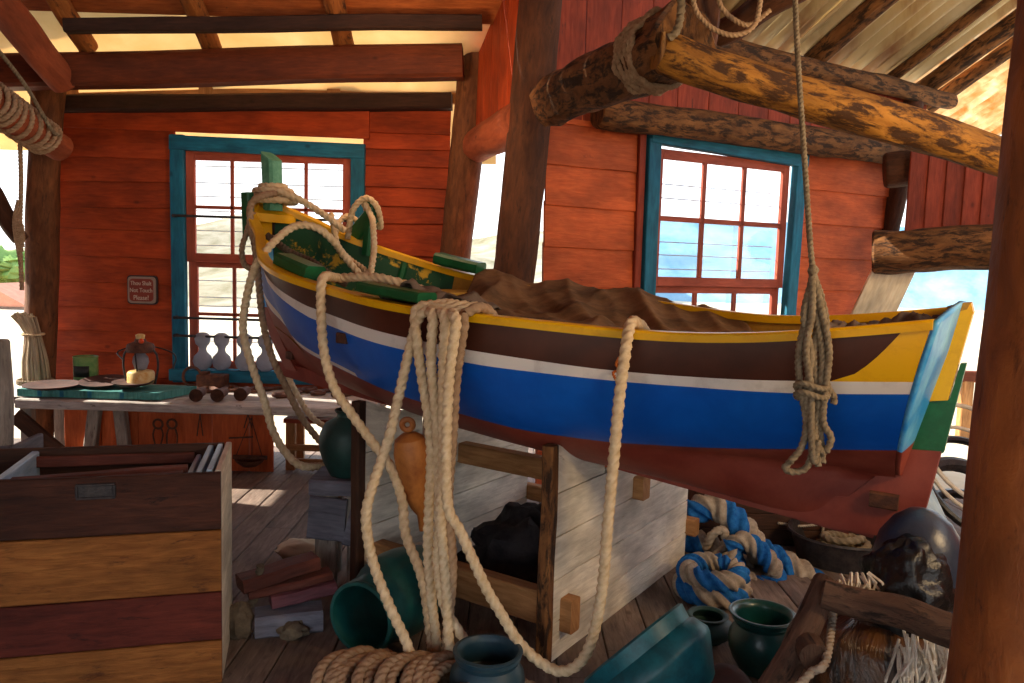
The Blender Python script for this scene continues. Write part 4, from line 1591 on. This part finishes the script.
# low dark box behind, with cords
lb = thing('low_timber_chest', at(800, 540, 5.5), 'low dark timber chest on the floor under the stern', 'chest')
mb = MB()
c0 = atz(815, 546, 0)
yc = c0.y
for k in range(3):
    mb.plank((c0.x - .75, yc, .05 + .1 * k), (c0.x + .65, yc, .05 + .1 * k), .097, .03, (0, 0, 1), .004, 4, .002)
box(mb, c0.x - .75, c0.x + .65, yc + .01, yc + .4, .29, .33)
box(mb, c0.x - .75, c0.x + .65, yc + .37, yc + .4, 0, .29)
box(mb, c0.x - .75, c0.x - .72, yc + .02, yc + .37, 0, .29)
box(mb, c0.x + .62, c0.x + .65, yc + .02, yc + .37, 0, .29)
mb.build('body', 'dkbox', lb, smooth=False)
mb = MB()
rope_mb([at(778, 523, yc - .03), at(800, 526, yc - .03), at(825, 524, yc - .03), at(850, 524, yc - .03)], .008, mb)
rope_mb([at(824, 516, yc - .04), at(823, 528, yc - .04), at(822, 540, yc - .04)], .009, mb)
mb.build('cord', 'ropebeige', lb)

# ================================================================== BLACK BOLLARD AND STUMP
SX, SY = 1.29, 2.62
mb = MB()
rs = []
for k in range(22):
    u = k / 21
    z = .56 * u
    R_ = .35 - .09 * u if u < .93 else .28 - .12 * (u - .93) / .07
    rs.append([V((SX + math.cos(2 * PI * i / 40) * R_ * (1 + .16 * noise.fractal((math.cos(2 * PI * i / 40) * 2, math.sin(2 * PI * i / 40) * 2, u * 2.5), 1, 2, 4)), SY + math.sin(2 * PI * i / 40) * R_ * (1 + .16 * noise.fractal((math.cos(2 * PI * i / 40) * 2, math.sin(2 * PI * i / 40) * 2, u * 2.5 + 9), 1, 2, 4)), z)) for i in range(40)])
mb.rings(rs)
mb.build('tree_stump', 'stump', sharp=0, label='rough brown stump with wet white streaks carrying the black bollard', cat='stump')
bo = thing('mooring_bollard', (SX + .04, SY, .56), 'shiny black tarred bollard head standing on the rough stump', 'bollard')
top = at(912, 508, 2.62)
mb = MB()
ch = top.z - .50
cx = at(917, 560, 2.62).x
mb.lathe([(.15, 0), (.153, ch * .3), (.148, ch * .55), (.13, ch * .75), (.09, ch * .9), (.045, ch * .98), (0, ch)], (cx, SY, .50), (0.02, 0, 1), 30)
mb.build('post', 'blacksmooth', bo)
mb = MB()
lc = at(905, 590, 2.5)
mb.blob(lc, (.14, .115, .165), 4, .3, 1.7, 44, 30)
mb.build('tarred_lump', 'blacktar', bo, sharp=0)
for k, (px, py) in enumerate(((882, 600), (889, 603))):
    mb = MB()
    mb.blob(at(px, py, 2.365), (.014, .012, .022), k, .05, 2, 12, 8)
    mb.build('ivory_peg', 'ivory', bo)
mb = MB()
for k in range(90):  # pale strands added for the wet white glints on the stump
    px = 898 + 56 * random.random() if k < 62 else 838 + 34 * random.random()
    py = 628 + 24 * random.random() if k < 62 else 572 + 16 * random.random()
    p_ = at(px, py, 2.30 + .05 * random.random() if k < 62 else 2.46)
    q_ = p_ + V((random.uniform(-.05, .05), -.02 - .03 * random.random(), -.06 - .1 * random.random() if k < 62 else -.05))
    mb.tube([p_, (p_ + q_) / 2 + V((random.uniform(-.015, .015), -.015, .005)), q_], .005, 4)
mb.build('glint_strands', 'ropewhite', label='pale netting strands draped over the stump below the bollard', cat='glint', kind='stuff')
logthing('driftwood_log', at(822, 592, 2.36), at(962, 632, 2.2), .046, .05, 'bark', 'grey-brown driftwood log lying across the front of the stump', 'log', 41, .12, .03)
p0, p1 = at(829, 580, 2.42), at(768, 700, 2.25)
logthing('driftwood_log', p0, down(p0, p1, .03), .038, .05, 'bark', 'grey driftwood branch leaning from the floor against the stump', 'log', 42, .15, .03)
p0 = at(816, 655, 2.25)
logthing('driftwood_log', p0 + V((0, .12, 0)), p0 + V((-.01, -.02, 0)), .045, .045, 'bark', 'short round driftwood end showing its cut face beside the stump', 'log', 43, .08, .0)
rope([at(835, 600, 2.5), at(826, 660, 2.2), at(812, 672, 2.18), at(795, 690, 2.15)], .012, 'ropebeige', 'thin pale rope curving down the front of the stump')

# ================================================================== STOOL UNDER THE JAR, TIMBERS
st = thing('plank_stool', (jb.x, 4.1, 0), 'blue-grey plank stool carrying the round green jar', 'stool')
mb = MB()
xa_, xb_ = at(311, 500, 4.0).x, at(371, 500, 4.0).x
mb.plank((xa_, 4.1, .525), (xb_, 4.1, .525), .30, .08, (0, 1, 0), .012, 4, .006)
mb.build('seat', 'bluegrey', st, smooth=False)
mb = MB()
mb.plank((xa_ - .0, 3.955, .375), (xa_ + .19, 3.955, .36), .22, .035, (0, 0, 1), .008, 4, .01)
mb.plank((xa_ + .2, 3.955, .36), (xb_ + .01, 3.955, .33), .25, .035, (0, 0, 1), .008, 4, .01)
mb.build('apron', 'bluegrey', st, smooth=False)
for k, (fx, yy_) in enumerate(((.27, 3.99), (.8, 3.99), (.2, 4.2), (.8, 4.2))):
    mb = MB()
    xx = xa_ + (xb_ - xa_) * fx
    mb.plank((xx, yy_, 0), (xx, yy_, .49), .11, .05, (1, 0, 0), .006, 4, .004)
    mb.build('leg', 'greywood', st, smooth=False)
tm = [((256, 612), (330, 612), .0, .10, .14, 'bluegrey', 'long blue-grey weathered block lowest of the timber pile'),
      ((268, 600), (334, 590), .105, .055, .1, 'mauve', 'mauve painted block lying on the blue-grey timber'),
      ((246, 603), (328, 585), .150, .04, .1, 'maroon', 'slim brown-red timber just below the topmost block of the pile'),
      ((240, 600), (312, 570), .185, .065, .12, 'maroon', 'dark red block, topmost of the timber pile')]
for k, (a_, b_, zb_, h_, w_, mt, lab) in enumerate(tm):
    xs0 = at(a_[0], a_[1], 3.52).x
    xs1 = at(b_[0], b_[1], 3.6).x
    dy = [.0, .05, .04, .02][k]
    tl = [0, .06, .08, .1][k]
    mb = MB()
    mb.plank((xs0 + .02, 3.44 + dy, zb_ + h_ / 2), (xs1 - (.0 if k else .02), 3.53 + dy + .04 * k, zb_ + h_ / 2 + tl * .4), h_, w_, (0, 0, 1), .012, 5, .006)
    mb.build('timber_block', mt, smooth=False, label=lab, cat='timber', group='timber pile by the chest')
mb = MB()
mb.blob(V((at(240, 640, 3.4).x, 3.4, .075)), (.06, .06, .085), 8, .25, 2)
rope_mb([V((at(244, 630, 3.4).x, 3.42, .12)), V((at(252, 600, 3.45).x, 3.48, .14)), V((at(257, 590, 3.5).x, 3.5, .2)), V((at(262, 575, 3.5).x, 3.48, .3))], .018, mb)
mb.build('frayed_rope', 'ropedark', label='frayed grey rope end lying between the chest and timber pile', cat='rope')
mb = MB()
mb.blob(V((at(294, 640, 3.45).x, 3.42, .03)), (.07, .05, .04), 9, .3, 2)
mb.build('rope_scrap', 'ropedark', label='small tuft of frayed rope on the floor before the timber pile', cat='rope')
mb = MB()  # pale lump added as a patch of light on the floor
mb.blob(V((at(300, 560, 4.35).x, 4.35, .045)), (.13, .09, .06), 3, .2, 2, flat=-.045)
mb.build('sunpatch', 'sand', label='pale stone modelled on the floor behind the timber pile by the stool', cat='sunpatch')

# ================================================================== CHEST
CC = V((-1.112, 3.01, 0))
ROT = math.radians(15)
CX = V((-math.cos(ROT), -math.sin(ROT), 0))     # along the front, away from the right corner
CY = V((-math.sin(ROT), math.cos(ROT), 0))      # to the back
CW, CD, CH = 1.25, .52, .87
chest = thing('storage_chest', CC + CX * CW / 2 + CY * CD / 2, 'open wooden chest of alternating dark and ochre planks', 'chest')


def cpt(a, b, z):
    return CC + CX * a + CY * b + V((0, 0, z))


zb = [0, .145, .36, .62, .87]
zb = [0, at(229, 640, 3.01).z, at(226, 592, 3.01).z, at(222, 530, 3.01).z, at(218, 472, 3.01).z]
cm = ['chestochre', 'chestred', 'chestochre', 'chestdark']
CH = zb[-1]
for k in range(4):
    mb = MB()
    mb.plank(cpt(0, .012, (zb[k] + zb[k + 1]) / 2), cpt(CW, .012, (zb[k] + zb[k + 1]) / 2), zb[k + 1] - zb[k] - .004, .026, (0, 0, 1), .004, 6, .002)
    fp = mb.build('front_plank', cm[k], chest, smooth=False)
    fp['label'] = ('ochre lowest front plank', 'dark red front plank', 'ochre middle front plank', 'dark brown top front plank')[k]
    if k == 3:
        pl = MB()
        p = onplane(96, 491, CC, CY) - CY * .004
        pl.plank(p - CX * .058, p + CX * .058, .042, .008, (0, 0, 1), .002)
        pl.build('label_plate', 'iron', fp, smooth=False)
        pl = MB()
        for s_ in (-1, 1):
            pl.plank(p - CX * .066 + V((0, 0, .025 * s_)), p + CX * .066 + V((0, 0, .025 * s_)), .01, .014, (0, 0, 1), .002)
            pl.plank(p + CX * .064 * s_ - V((0, 0, .02)), p + CX * .064 * s_ + V((0, 0, .02)), .01, .014, CX, .002)
        pl.build('label_holder', 'iron', fp, smooth=False)
mb = MB()
mb.plank(cpt(.012, .028, CH / 2), cpt(.012, CD, CH / 2 + .0), CH, .024, (0, 0, 1), .004, 3, .001)
mb.build('side_panel', 'palewood', chest, smooth=False)  # pale tone puts the light on this side into the colour
mb = MB()
mb.plank(cpt(CW - .012, .028, CH / 2), cpt(CW - .012, CD, CH / 2), CH, .024, (0, 0, 1), .004, 3, .001)
mb.build('side_panel', 'chestdark', chest, smooth=False)
mb = MB()
mb.plank(cpt(.03, CD - .012, CH / 2), cpt(CW - .03, CD - .012, CH / 2), CH, .024, (0, 0, 1), .004, 4, .001)
mb.build('back_panel', 'chestin', chest, smooth=False)
mb = MB()
mb.plank(cpt(.03, CD / 2, .3), cpt(CW - .03, CD / 2, .3), CD - .06, .02, CY, .003)
mb.build('bottom_panel', 'chestin', chest, smooth=False)
for a, h, w_ in ((.045, .0, .022), (.085, -.005, .022), (.135, -.045, .02), (.78, -.01, .03)):
    mb = MB()
    mb.plank(cpt(a, .04, CH - .1 + h), cpt(a, CD - .03, CH - .1 + h), .2, w_, (0, 0, 1), .004)
    mb.build('divider', 'skyedge_paleboard', chest, smooth=False)  # pale blue stands for sky light on the top edges
mb = MB()
mb.plank(cpt(.15, .09, CH - .03), cpt(.80, .09, CH - .05), .05, .025, CY, .004, 4, .003)
mb.plank(cpt(.14, .17, CH - .025), cpt(.76, .13, CH - .045), .05, .03, CY, .004, 4, .003)
mb.build('slat', 'maroon', chest, smooth=False)
mb = MB()
mb.plank(cpt(.15, CD - .06, CH - .05), cpt(.77, CD - .06, CH - .05), .045, .02, (0, 0, 1), .004, 4, .003)
mb.build('inner_rail', 'maroon', chest, smooth=False)
# weathered box beyond the chest, at the picture edge
mb = MB()
a, b = at(8, 470, 3.55), at(30, 456, 3.75)
bx = thing('grey_box', at(8, 470, 3.7), 'blue-grey weathered box end rising behind the open chest', 'box')
mb.plank(at(-40, 470, 3.7), at(14, 466, 3.72), .2, .03, (0, 0, 1), .006, 3, .004)
mb.plank(at(14, 466, 3.72), at(40, 452, 4.1), .2, .03, (0, 0, 1), .006, 3, .004)
p = at(-40, 470, 3.7)
mb.plank((p.x + .1, 3.72, 0), (p.x + .1, 3.72, p.z), .06, .04, (1, 0, 0), .006)
mb.plank((at(14, 470, 3.72).x, 3.74, 0), (at(14, 470, 3.72).x, 3.74, p.z), .06, .04, (1, 0, 0), .006)
mb.build('panel', 'bluegrey', bx, smooth=False)

# ================================================================== WORKBENCH
BZ = .575
wb = thing('workbench', (-2.7, 6.3, 0), 'long grey weathered workbench against the red far wall', 'workbench')
bx0, bx1 = at(15, 414, 5.85).x, at(375, 404, 5.85).x
mb = MB()
for k in range(4):
    y0 = 5.85 + .215 * k
    mb.plank((bx0 + .02 * (k % 2), y0 + .105, BZ - .035), (bx1 - .03 * (k % 2), y0 + .105, BZ - .035), .208, .07, (0, 1, 0), .008, 10, .006)
mb.build('tabletop', 'benchtop', wb, smooth=False)
for px, dx in ((96, -.07), (120, .05), (28, 0), (362, 0)):
    p = at(px, 420, 6.05)
    mb = MB()
    for yl in (6.05, 6.5):
        mb = MB()
        mb.plank((p.x, yl, BZ - .07), (p.x + dx, yl, 0), .09, .07, (1, 0, 0), .008)
        mb.build('leg', 'greywood' if px < 200 else 'tanwood', wb, smooth=False)
mb = MB()
mb.plank((at(16, 428, 6.0).x, 6.0, .42), (at(62, 450, 6.0).x, 6.0, .12), .12, .04, (0, 0, 1), .006)
mb.build('brace', 'dkbox', wb, smooth=False)
# orange boards closing the space under the bench
mb = MB()
xo0, xo1 = at(64, 450, 6.12).x, at(273, 450, 6.12).x
xx = xo0
while xx < xo1 - .03:
    w = min(.29, xo1 - xx)
    mb.plank((xx + w / 2, 6.14, 0.0), (xx + w / 2, 6.14, BZ - .075), w - .005, .022, (1, 0, 0), .003)
    xx += w
mb.build('wall_low', 'redlight', smooth=False, kind='structure')
# hanging tools in front of the orange boards


def HT(px, py):
    return at(px, py, 6.05)


for k, px in enumerate((158, 172)):
    tl = thing('iron_pincers', HT(px, 440), ('rusty pincers hanging first under the bench, nearer the trestle leg', 'rusty pincers hanging second under the bench, nearer the hooks')[k], 'pincers', 'pincers under the bench')
    mb = MB()
    c0 = HT(px, 424)
    mb.tube([c0 + V((math.cos(2 * PI * i / 16) * .036, 0, math.sin(2 * PI * i / 16) * .036)) for i in range(17)], .009, 7, caps=False)
    mb.build('jaw', 'rust', tl)
    for s_ in (-1, 1):
        mb = MB()
        mb.tube(curve([HT(px + 3 * s_, 428), HT(px + 5 * s_, 434), HT(px + (3 + 2 * k) * s_, 444)], .02), .007, 6)
        mb.build('handle', 'rust', tl)
for k, px in enumerate((200, 248)):
    mb = MB()
    s_ = 3 if k == 0 else 4
    mb.tube([HT(px, 414), HT(px - s_, 436 - 8 * k)], .005, 5)
    mb.tube([HT(px, 414), HT(px + s_, 436 - 8 * k)], .005, 5)
    mb.build('wire_hook', 'rust', label=('bent wire hook hanging under the bench beside the pincers', 'bent wire hook hanging under the bench above the scale beam')[k], cat='hook', group='wire hooks under the bench')
sc = thing('balance_scale', HT(250, 464), 'old hanging balance scale with one wooden pan under the bench', 'scale')
mb = MB()
mb.tube([HT(229, 438), HT(253, 437)], .007, 6)
mb.build('beam', 'rust', sc)
mb = MB()
for px in (236, 262):
    mb.tube([HT(251, 418), HT(px, 456)], .0035, 5)
mb.tube([HT(252, 416), HT(252, 456)], .004, 5)
mb.build('cords', 'rust', sc)
mb = MB()
pc_ = HT(250, 463)
mb.lathe([(0, 0), (.06, 0), (.10, .03), (.115, .055), (.10, .05), (.05, .02), (0, .018)], pc_ + V((0, 0, -.02)), (0, 0, 1), 24)
mb.plank(pc_ + V((-.13, 0, .045)), pc_ + V((.13, 0, .045)), .03, .03, (0, 0, 1), .005)
mb.build('pan', 'rust', sc)
# little red-topped stool beyond
rs_ = thing('red_topped_stool', at(310, 478, 6.3), 'small wooden stool with a red top in the bright gap under the bench', 'stool')
sx0, sx1 = at(284, 430, 6.2).x, at(345, 430, 6.2).x
mb = MB()
zt = at(300, 421, 6.2).z
mb.plank((sx0, 6.35, zt), (sx1, 6.35, zt), .34, .035, (0, 1, 0), .006)
mb.build('seat', 'redv', rs_, smooth=False)
for xx in (sx0 + .05, sx1 - .05):
    for yy_ in (6.22, 6.48):
        mb = MB()
        mb.plank((xx, yy_, 0), (xx, yy_, zt - .017), .075, .05, (1, 0, 0), .006)
        mb.build('leg', 'tanwood', rs_, smooth=False)
for py in (447, 461):
    z = at(300, py, 6.22).z
    mb = MB()
    mb.plank((sx0 + .05, 6.2, z), (sx1 - .05, 6.2, z), .05, .03, (0, 0, 1), .005)
    mb.build('rail', 'tanwood', rs_, smooth=False)

# ---- things on the bench --------------------------------------------


def onb(px, py, z=BZ):
    return atz(px, py, z)


tx0, tx1 = at(19, 405, 5.95).x, at(160, 405, 5.95).x
tbx = thing('teal_board', ((tx0 + tx1) / 2, 6.1, BZ), 'flat teal painted board lying on the workbench under the plates', 'board')
mb = MB()
mb.prism([(tx0, 5.93, BZ + .035), (tx1, 5.93, BZ + .035), (tx1 + .14, 6.3, BZ + .035), (tx0 + .05, 6.3, BZ + .035)], (0, 0, .055))
mb.build('panel', 'tealboard', tbx, smooth=False)
for px in (40, 62, 90, 122):
    xx = at(px, 405, 5.93).x
    mb = MB()
    mb.plank((xx, 5.928, BZ + .012), (xx, 5.928, BZ + .058), .03, .008, (1, 0, 0), .002)
    mb.build('batten', 'bluetrim', tbx, smooth=False)
TZ_ = BZ + .0635
for k, (px, py, r, tl, lab) in enumerate(((52, 388, .2, .02, 'round brown leather plate lying flat by the reed sheaf'), (104, 386, .18, .12, 'round brown leather plate propped before the green tin'), (133, 389, .15, .03, 'smaller round brown plate under the lantern'))):
    p = atz(px, py, TZ_)
    p.y = min(p.y, 6.15)
    p.x = at(px, py, p.y).x
    mb = MB()
    ax_ = V((0, -tl, 1))
    dz = r * math.sin(math.atan(tl))
    mb.lathe([(0, 0), (r * .7, .0), (r * .97, .018), (r, .026), (r * .95, .026), (r * .68, .010), (0, .010)], p + V((0, 0, dz + .002 + (.028 if k == 2 else 0))), ax_, 36)
    mb.build('leather_plate', 'leather', label=lab, cat='plate', group='plates on the teal board')
cn = thing('tin_can', (at(86, 375, 6.42).x, 6.42, BZ), 'small green tin can with a black label against the red wall', 'can')
r_ = .092
c0 = V((at(86, 375, 6.42).x, 6.42, BZ))
zt = at(86, 356, 6.42).z
mb = MB()
mb.lathe([(0, 0), (r_, 0), (r_ + .004, .006), (r_, .012), (r_, zt - BZ - .014), (r_ + .004, zt - BZ - .006), (r_, zt - BZ), (r_ - .01, zt - BZ - .01), (0, zt - BZ - .012)], c0, (0, 0, 1), 32)
mb.build('body', 'tin', cn)
mb = MB()
rs = []
for zz in (.10, .19):
    rs.append([c0 + V((math.sin(a_) * (r_ + .0015), -math.cos(a_) * (r_ + .0015), zz)) for a_ in [(-.75 + 1.5 * i / 12) for i in range(13)]])
mb.rings(rs, closed=False, caps=False)
mb.build('label', 'blacklab', cn, solid=.001)
# lantern
lx = at(141, 380, 6.15).x
ln = thing('oil_lantern', (lx, 6.15, TZ_ + .03), 'old oil lantern with brown hood and cream base on the bench', 'lantern')
lz0 = TZ_ + .031
H_ = at(141, 334, 6.15).z - lz0
mb = MB()
mb.lathe([(0, 0), (.085, 0), (.1, .012), (.1, .085), (.09, .1), (.05, .108), (0, .108)], (lx, 6.15, lz0), (0, 0, 1), 24)
mb.build('base', 'cream', ln)
mb = MB()
mb.lathe([(.03, .108), (.045, .12), (.05, .14), (.06, .17), (.055, .21), (.035, .235), (.03, .24)], (lx, 6.15, lz0), (0, 0, 1), 24)
mb.build('globe', 'floatglass', ln)
mb = MB()
mb.lathe([(0, H_ * .62), (.1, H_ * .64), (.105, H_ * .72), (.095, H_ * .8), (.045, H_ * .85), (.04, H_ * .9), (0, H_ * .9)], (lx, 6.15, lz0), (0, 0, 1), 24)
mb.build('hood', 'rust', ln)
mb = MB()
mb.lathe([(0, H_ * .9), (.03, H_ * .9), (.036, H_ * .98), (.02, H_), (0, H_)], (lx, 6.15, lz0), (0, 0, 1), 18)
mb.build('cap', 'cream', ln)
mb = MB()
mb.blob((lx + .045, 6.07, lz0 + H_ * .88), (.02, .02, .02), 1, .02, 2, 14, 10)
mb.build('knob', 'orangepl', ln)
for s_ in (-1, 1):
    mb = MB()
    mb.tube(curve([V((lx + s_ * .11, 6.15, lz0 + .0)), V((lx + s_ * .135, 6.15, lz0 + H_ * .35)), V((lx + s_ * .125, 6.15, lz0 + H_ * .6)), V((lx + s_ * .09, 6.15, lz0 + H_ * .7))], .02), .009, 7)
    mb.build('side_tube', 'iron', ln)
mb = MB()
mb.tube(curve([V((lx - .13, 6.15, lz0 + H_ * .45)), V((lx - .2, 6.2, lz0 + H_ * .62)), V((lx, 6.24, lz0 + H_ * .74)), V((lx + .24, 6.2, lz0 + H_ * .6)), V((lx + .24, 6.18, lz0 + H_ * .3))], .02), .006, 6)
mb.tube([V((lx, 6.09, lz0 + .09)), V((lx, 6.06, lz0 + H_ * .64))], .006, 6)
mb.build('bail', 'iron', ln)
# knife and small tool on the bench front
mb = MB()
mb.plank(at(12, 400, 5.98), at(38, 399, 5.98), .05, .02, (0, 0, 1), .006)
mb.plank(at(37, 399, 5.98), at(48, 397, 5.98), .06, .05, (0, 0, 1), .015)
mb.build('mallet', ['dkbox'], smooth=False, label='small dark mallet lying at the end of the teal board', cat='mallet')
# rusty ironwork
names = ['shackle', 'iron_ring', 'eye_bolt']
irons = [(199, 401, 'iron_pipe'), (220, 401, 'iron_pipe'), (243, 400, 'iron_pipe'), (186, 392, 'shackle'), (210, 392, 'shackle'), (231, 391, 'shackle'), (256, 392, 'shackle'), (270, 390, 'eye_bolt'), (284, 397, 'shackle'), (297, 394, 'eye_bolt'), (308, 389, 'shackle'), (318, 395, 'iron_ring'), (330, 391, 'eye_bolt'), (342, 396, 'shackle'), (353, 390, 'iron_ring')]
places = ['nearest the teal board', 'middle one of the three', 'nearest the hanging pale rope', 'nearest the teal board', 'behind two pipe ends', 'behind the last pipe end', 'behind the hanging pale rope', 'against the hanging pale rope', 'at the front edge past the pale rope', 'under the boat forefoot', 'at the back edge under the forefoot', 'between the two hanging ropes', 'behind the second hanging rope', 'at the front edge near the bench end', 'at the far bench end by the hull']
kinds = {'iron_pipe': 'short rusty pipe end', 'shackle': 'small rusty shackle', 'eye_bolt': 'rusty eye bolt', 'iron_ring': 'small rusty ring'}
for k, (px, py, nm) in enumerate(irons):
    p = onb(px, py)
    p.y = min(max(p.y, 5.95), 6.55)
    p = V((at(px, py, p.y).x, p.y, BZ))
    mb = MB()
    an = random.random() * PI
    d_ = V((math.cos(an), math.sin(an), 0))
    if nm == 'iron_pipe':
        mb.lathe([(.045, 0), (.05, 0), (.05, .015), (.04, .02), (.036, .2), (.03, .2), (.033, .02), (.034, 0), (.045, 0)], p + V((0, -.06, .052)), (random.uniform(-.2, .2), 1, 0), 20)
    elif nm == 'shackle':
        pts = [p + V((0, 0, .018)) + d_ * (.095 * math.cos(b_)) + V((-d_.y, d_.x, 0)) * (.045 * math.sin(b_)) for b_ in [(-2.5 + 5.0 * i / 12) for i in range(13)]]
        mb.tube(pts, .021, 7)
        mb.tube([pts[0] - (pts[-1] - pts[0]) * .25, pts[-1] + (pts[-1] - pts[0]) * .25], .013, 7)
    elif nm == 'iron_ring':
        mb.tube([p + V((math.cos(2 * PI * i / 18) * .05, math.sin(2 * PI * i / 18) * .05, .018)) for i in range(19)], .016, 7, caps=False)
    else:
        mb.tube([p + V((0, 0, .018)) + d_ * .02, p + V((0, 0, .018)) + d_ * .16], .014, 7)
        mb.tube([p + V((0, 0, .018)) + d_ * (-.02 + .035 * math.cos(2 * PI * i / 14)) + V((-d_.y, d_.x, 0)) * .035 * math.sin(2 * PI * i / 14) for i in range(15)], .013, 7, caps=False)
    mb.build(nm, 'rust', label=kinds[nm] + ' on the workbench ' + places[k], cat={'iron_pipe': 'pipe', 'shackle': 'shackle', 'eye_bolt': 'bolt', 'iron_ring': 'ring'}[nm], group='rusty ironwork on the bench')
mb = MB()
p = at(191, 386, 6.6)
mb.tube([V((p.x + .075 * math.cos(2 * PI * i / 24), 6.62 + .012 * math.sin(2 * PI * i / 24), BZ + .09 + .075 * math.sin(2 * PI * i / 24))) for i in range(25)], .012, 8, caps=False)
mb.build('iron_ring', 'rust', label='upright iron ring leaning on the wall under the window corner', cat='ring')
mb = MB()
p = at(212, 384, 6.6)
box(mb, p.x - .1, p.x + .13, 6.52, 6.64, BZ, BZ + .12, .01)
box(mb, p.x - .08, p.x - .02, 6.54, 6.62, BZ + .12, BZ + .14, .006)
mb.build('iron_block', 'rust', smooth=False, label='squat rusty iron block against the wall under the window', cat='block')
# glass floats on the sill
zs_ = ZB + .07
for k, px in enumerate((202, 221, 244, 265)):
    xx = at(px, 350, 6.7).x
    mb = MB()
    mb.lathe([(0, 0), (.035, .002), (.068, .03), (.08, .075), (.07, .115), (.036, .15), (.03, .175), (.036, .2), (.056, .22), (.066, .26), (.058, .295), (.03, .315), (0, .318)], (xx, 6.715, zs_), (0, 0, 1), 24)
    mb.build('glass_float', 'floatglass', label=['hourglass-shaped cloudy glass float on the sill nearest the blue jamb', 'hourglass-shaped cloudy glass float second from the blue jamb', 'hourglass-shaped cloudy glass float third from the blue jamb', 'hourglass-shaped cloudy glass float beside the boat forefoot'][k], cat='glass float', group='glass floats on the window sill')
# sign
sg = thing('warning_sign', at(142, 290, WY - .06), 'small red wooden sign asking not to touch, on the far wall', 'sign')
sw, sh_ = .235, .225
c0 = at(142, 290, WY - .06)


def rrect(c, w, h, r, y):
    pts = []
    for (sx_, sz_, a0) in ((1, 1, 0), (-1, 1, PI / 2), (-1, -1, PI), (1, -1, 1.5 * PI)):
        for i in range(5):
            a_ = a0 + PI / 2 * i / 4
            pts.append(V((c.x + sx_ * (w / 2 - r) + r * math.cos(a_), y, c.z + sz_ * (h / 2 - r) + r * math.sin(a_))))
    return pts


for nm, w, h, y, th, mt in (('backing', sw + .02, sh_ + .02, WY - .045, .02, 'signdark'), ('border', sw, sh_, WY - .06, .014, 'signgrey'), ('face', sw - .035, sh_ - .035, WY - .07, .01, 'signred')):
    mb = MB()
    mb.prism(rrect(c0, w, h, .03, y), (0, th, 0))
    mb.build(nm, mt, sg, smooth=False)
for k, (txt, dz, sz) in enumerate((('Thou Shalt', .056, .05), ('Not Touch', -.003, .052), ('Please!', -.066, .058))):
    cu = bpy.data.curves.new('lettering', 'FONT')
    cu.body = txt
    cu.size = sz
    cu.align_x = 'CENTER'
    cu.align_y = 'CENTER'
    cu.extrude = .002
    to = bpy.data.objects.new('lettering', cu)
    COL.objects.link(to)
    bpy.context.view_layer.update()
    me = bpy.data.meshes.new_from_object(to.evaluated_get(bpy.context.evaluated_depsgraph_get()))
    bpy.data.objects.remove(to)
    me.materials.clear()
    me.materials.append(M['signtext'])
    o = bpy.data.objects.new('lettering', me)
    COL.objects.link(o)
    o.parent = sg
    o.location = V((c0.x, WY - .0785, c0.z + dz)) - V(WL[sg.name])
    o.rotation_euler = (PI / 2, 0, 0)
    o.scale = (.82, 1, 1)

# ================================================================== LIGHT
w = bpy.data.worlds.new('world')
scene.world = w
w.use_nodes = True
N, L = w.node_tree.nodes, w.node_tree.links
tc = N.new('ShaderNodeTexCoord')
sp = N.new('ShaderNodeSeparateXYZ')
L.new(tc.outputs['Generated'], sp.inputs[0])
mr = N.new('ShaderNodeMapRange')
mr.inputs[1].default_value = -1
mr.inputs[2].default_value = 1
L.new(sp.outputs[2], mr.inputs[0])
rp_ = ramp(N, [(0, (.30, .24, .17, 1)), (.49, (.5, .44, .36, 1)), (.5, (.98, .98, .96, 1)), (.62, (.82, .91, 1.0, 1)), (1, (.55, .74, 1.0, 1))])
L.new(mr.outputs[0], rp_.inputs[0])
bg = N['Background']
bg.inputs['Strength'].default_value = 2.2
L.new(rp_.outputs[0], bg.inputs[0])
su = bpy.data.lights.new('sun', 'SUN')
su.energy = 14
su.angle = math.radians(.6)
su.color = (1, .9, .74)
so = bpy.data.objects.new('sun', su)
COL.objects.link(so)
so.rotation_euler = V((.82, -.18, -.50)).to_track_quat('-Z', 'Y').to_euler()


def fill_light(name, p, tgt, size, energy, color):  # invisible area fill, no fixture modelled
    l_ = bpy.data.lights.new(name, 'AREA')
    l_.shape = 'DISK'
    l_.size = size
    l_.energy = energy
    l_.color = color
    o = bpy.data.objects.new(name, l_)
    COL.objects.link(o)
    o.location = p
    o.rotation_euler = (V(tgt) - V(p)).to_track_quat('-Z', 'Y').to_euler()


fill_light('warm_fill', (3.6, 2.6, 2.7), (2.4, 5.6, 3.9), .2, 22, (1, .84, .6))  # added to rake the corrugated roof from the right, no real source
fill_light('warm_fill', (2.6, 1.3, 2.2), (2.0, 5.5, 3.0), .5, 60, (1, .68, .34))  # unseen warm fill added for the big post, logs and roof
fill_light('warm_fill', (-.75, 4.9, 2.75), (-.7, 6.8, 2.3), .4, 14, (1, .62, .34))  # added for an orange glow on the corner post and nearby boards

vs = scene.view_settings
vs.view_transform = 'Standard'
vs.look = 'None'
vs.gamma = 1
vs.exposure = .12
vs.use_curve_mapping = False
scene.cycles.max_bounces = 8
scene.cycles.transparent_max_bounces = 12
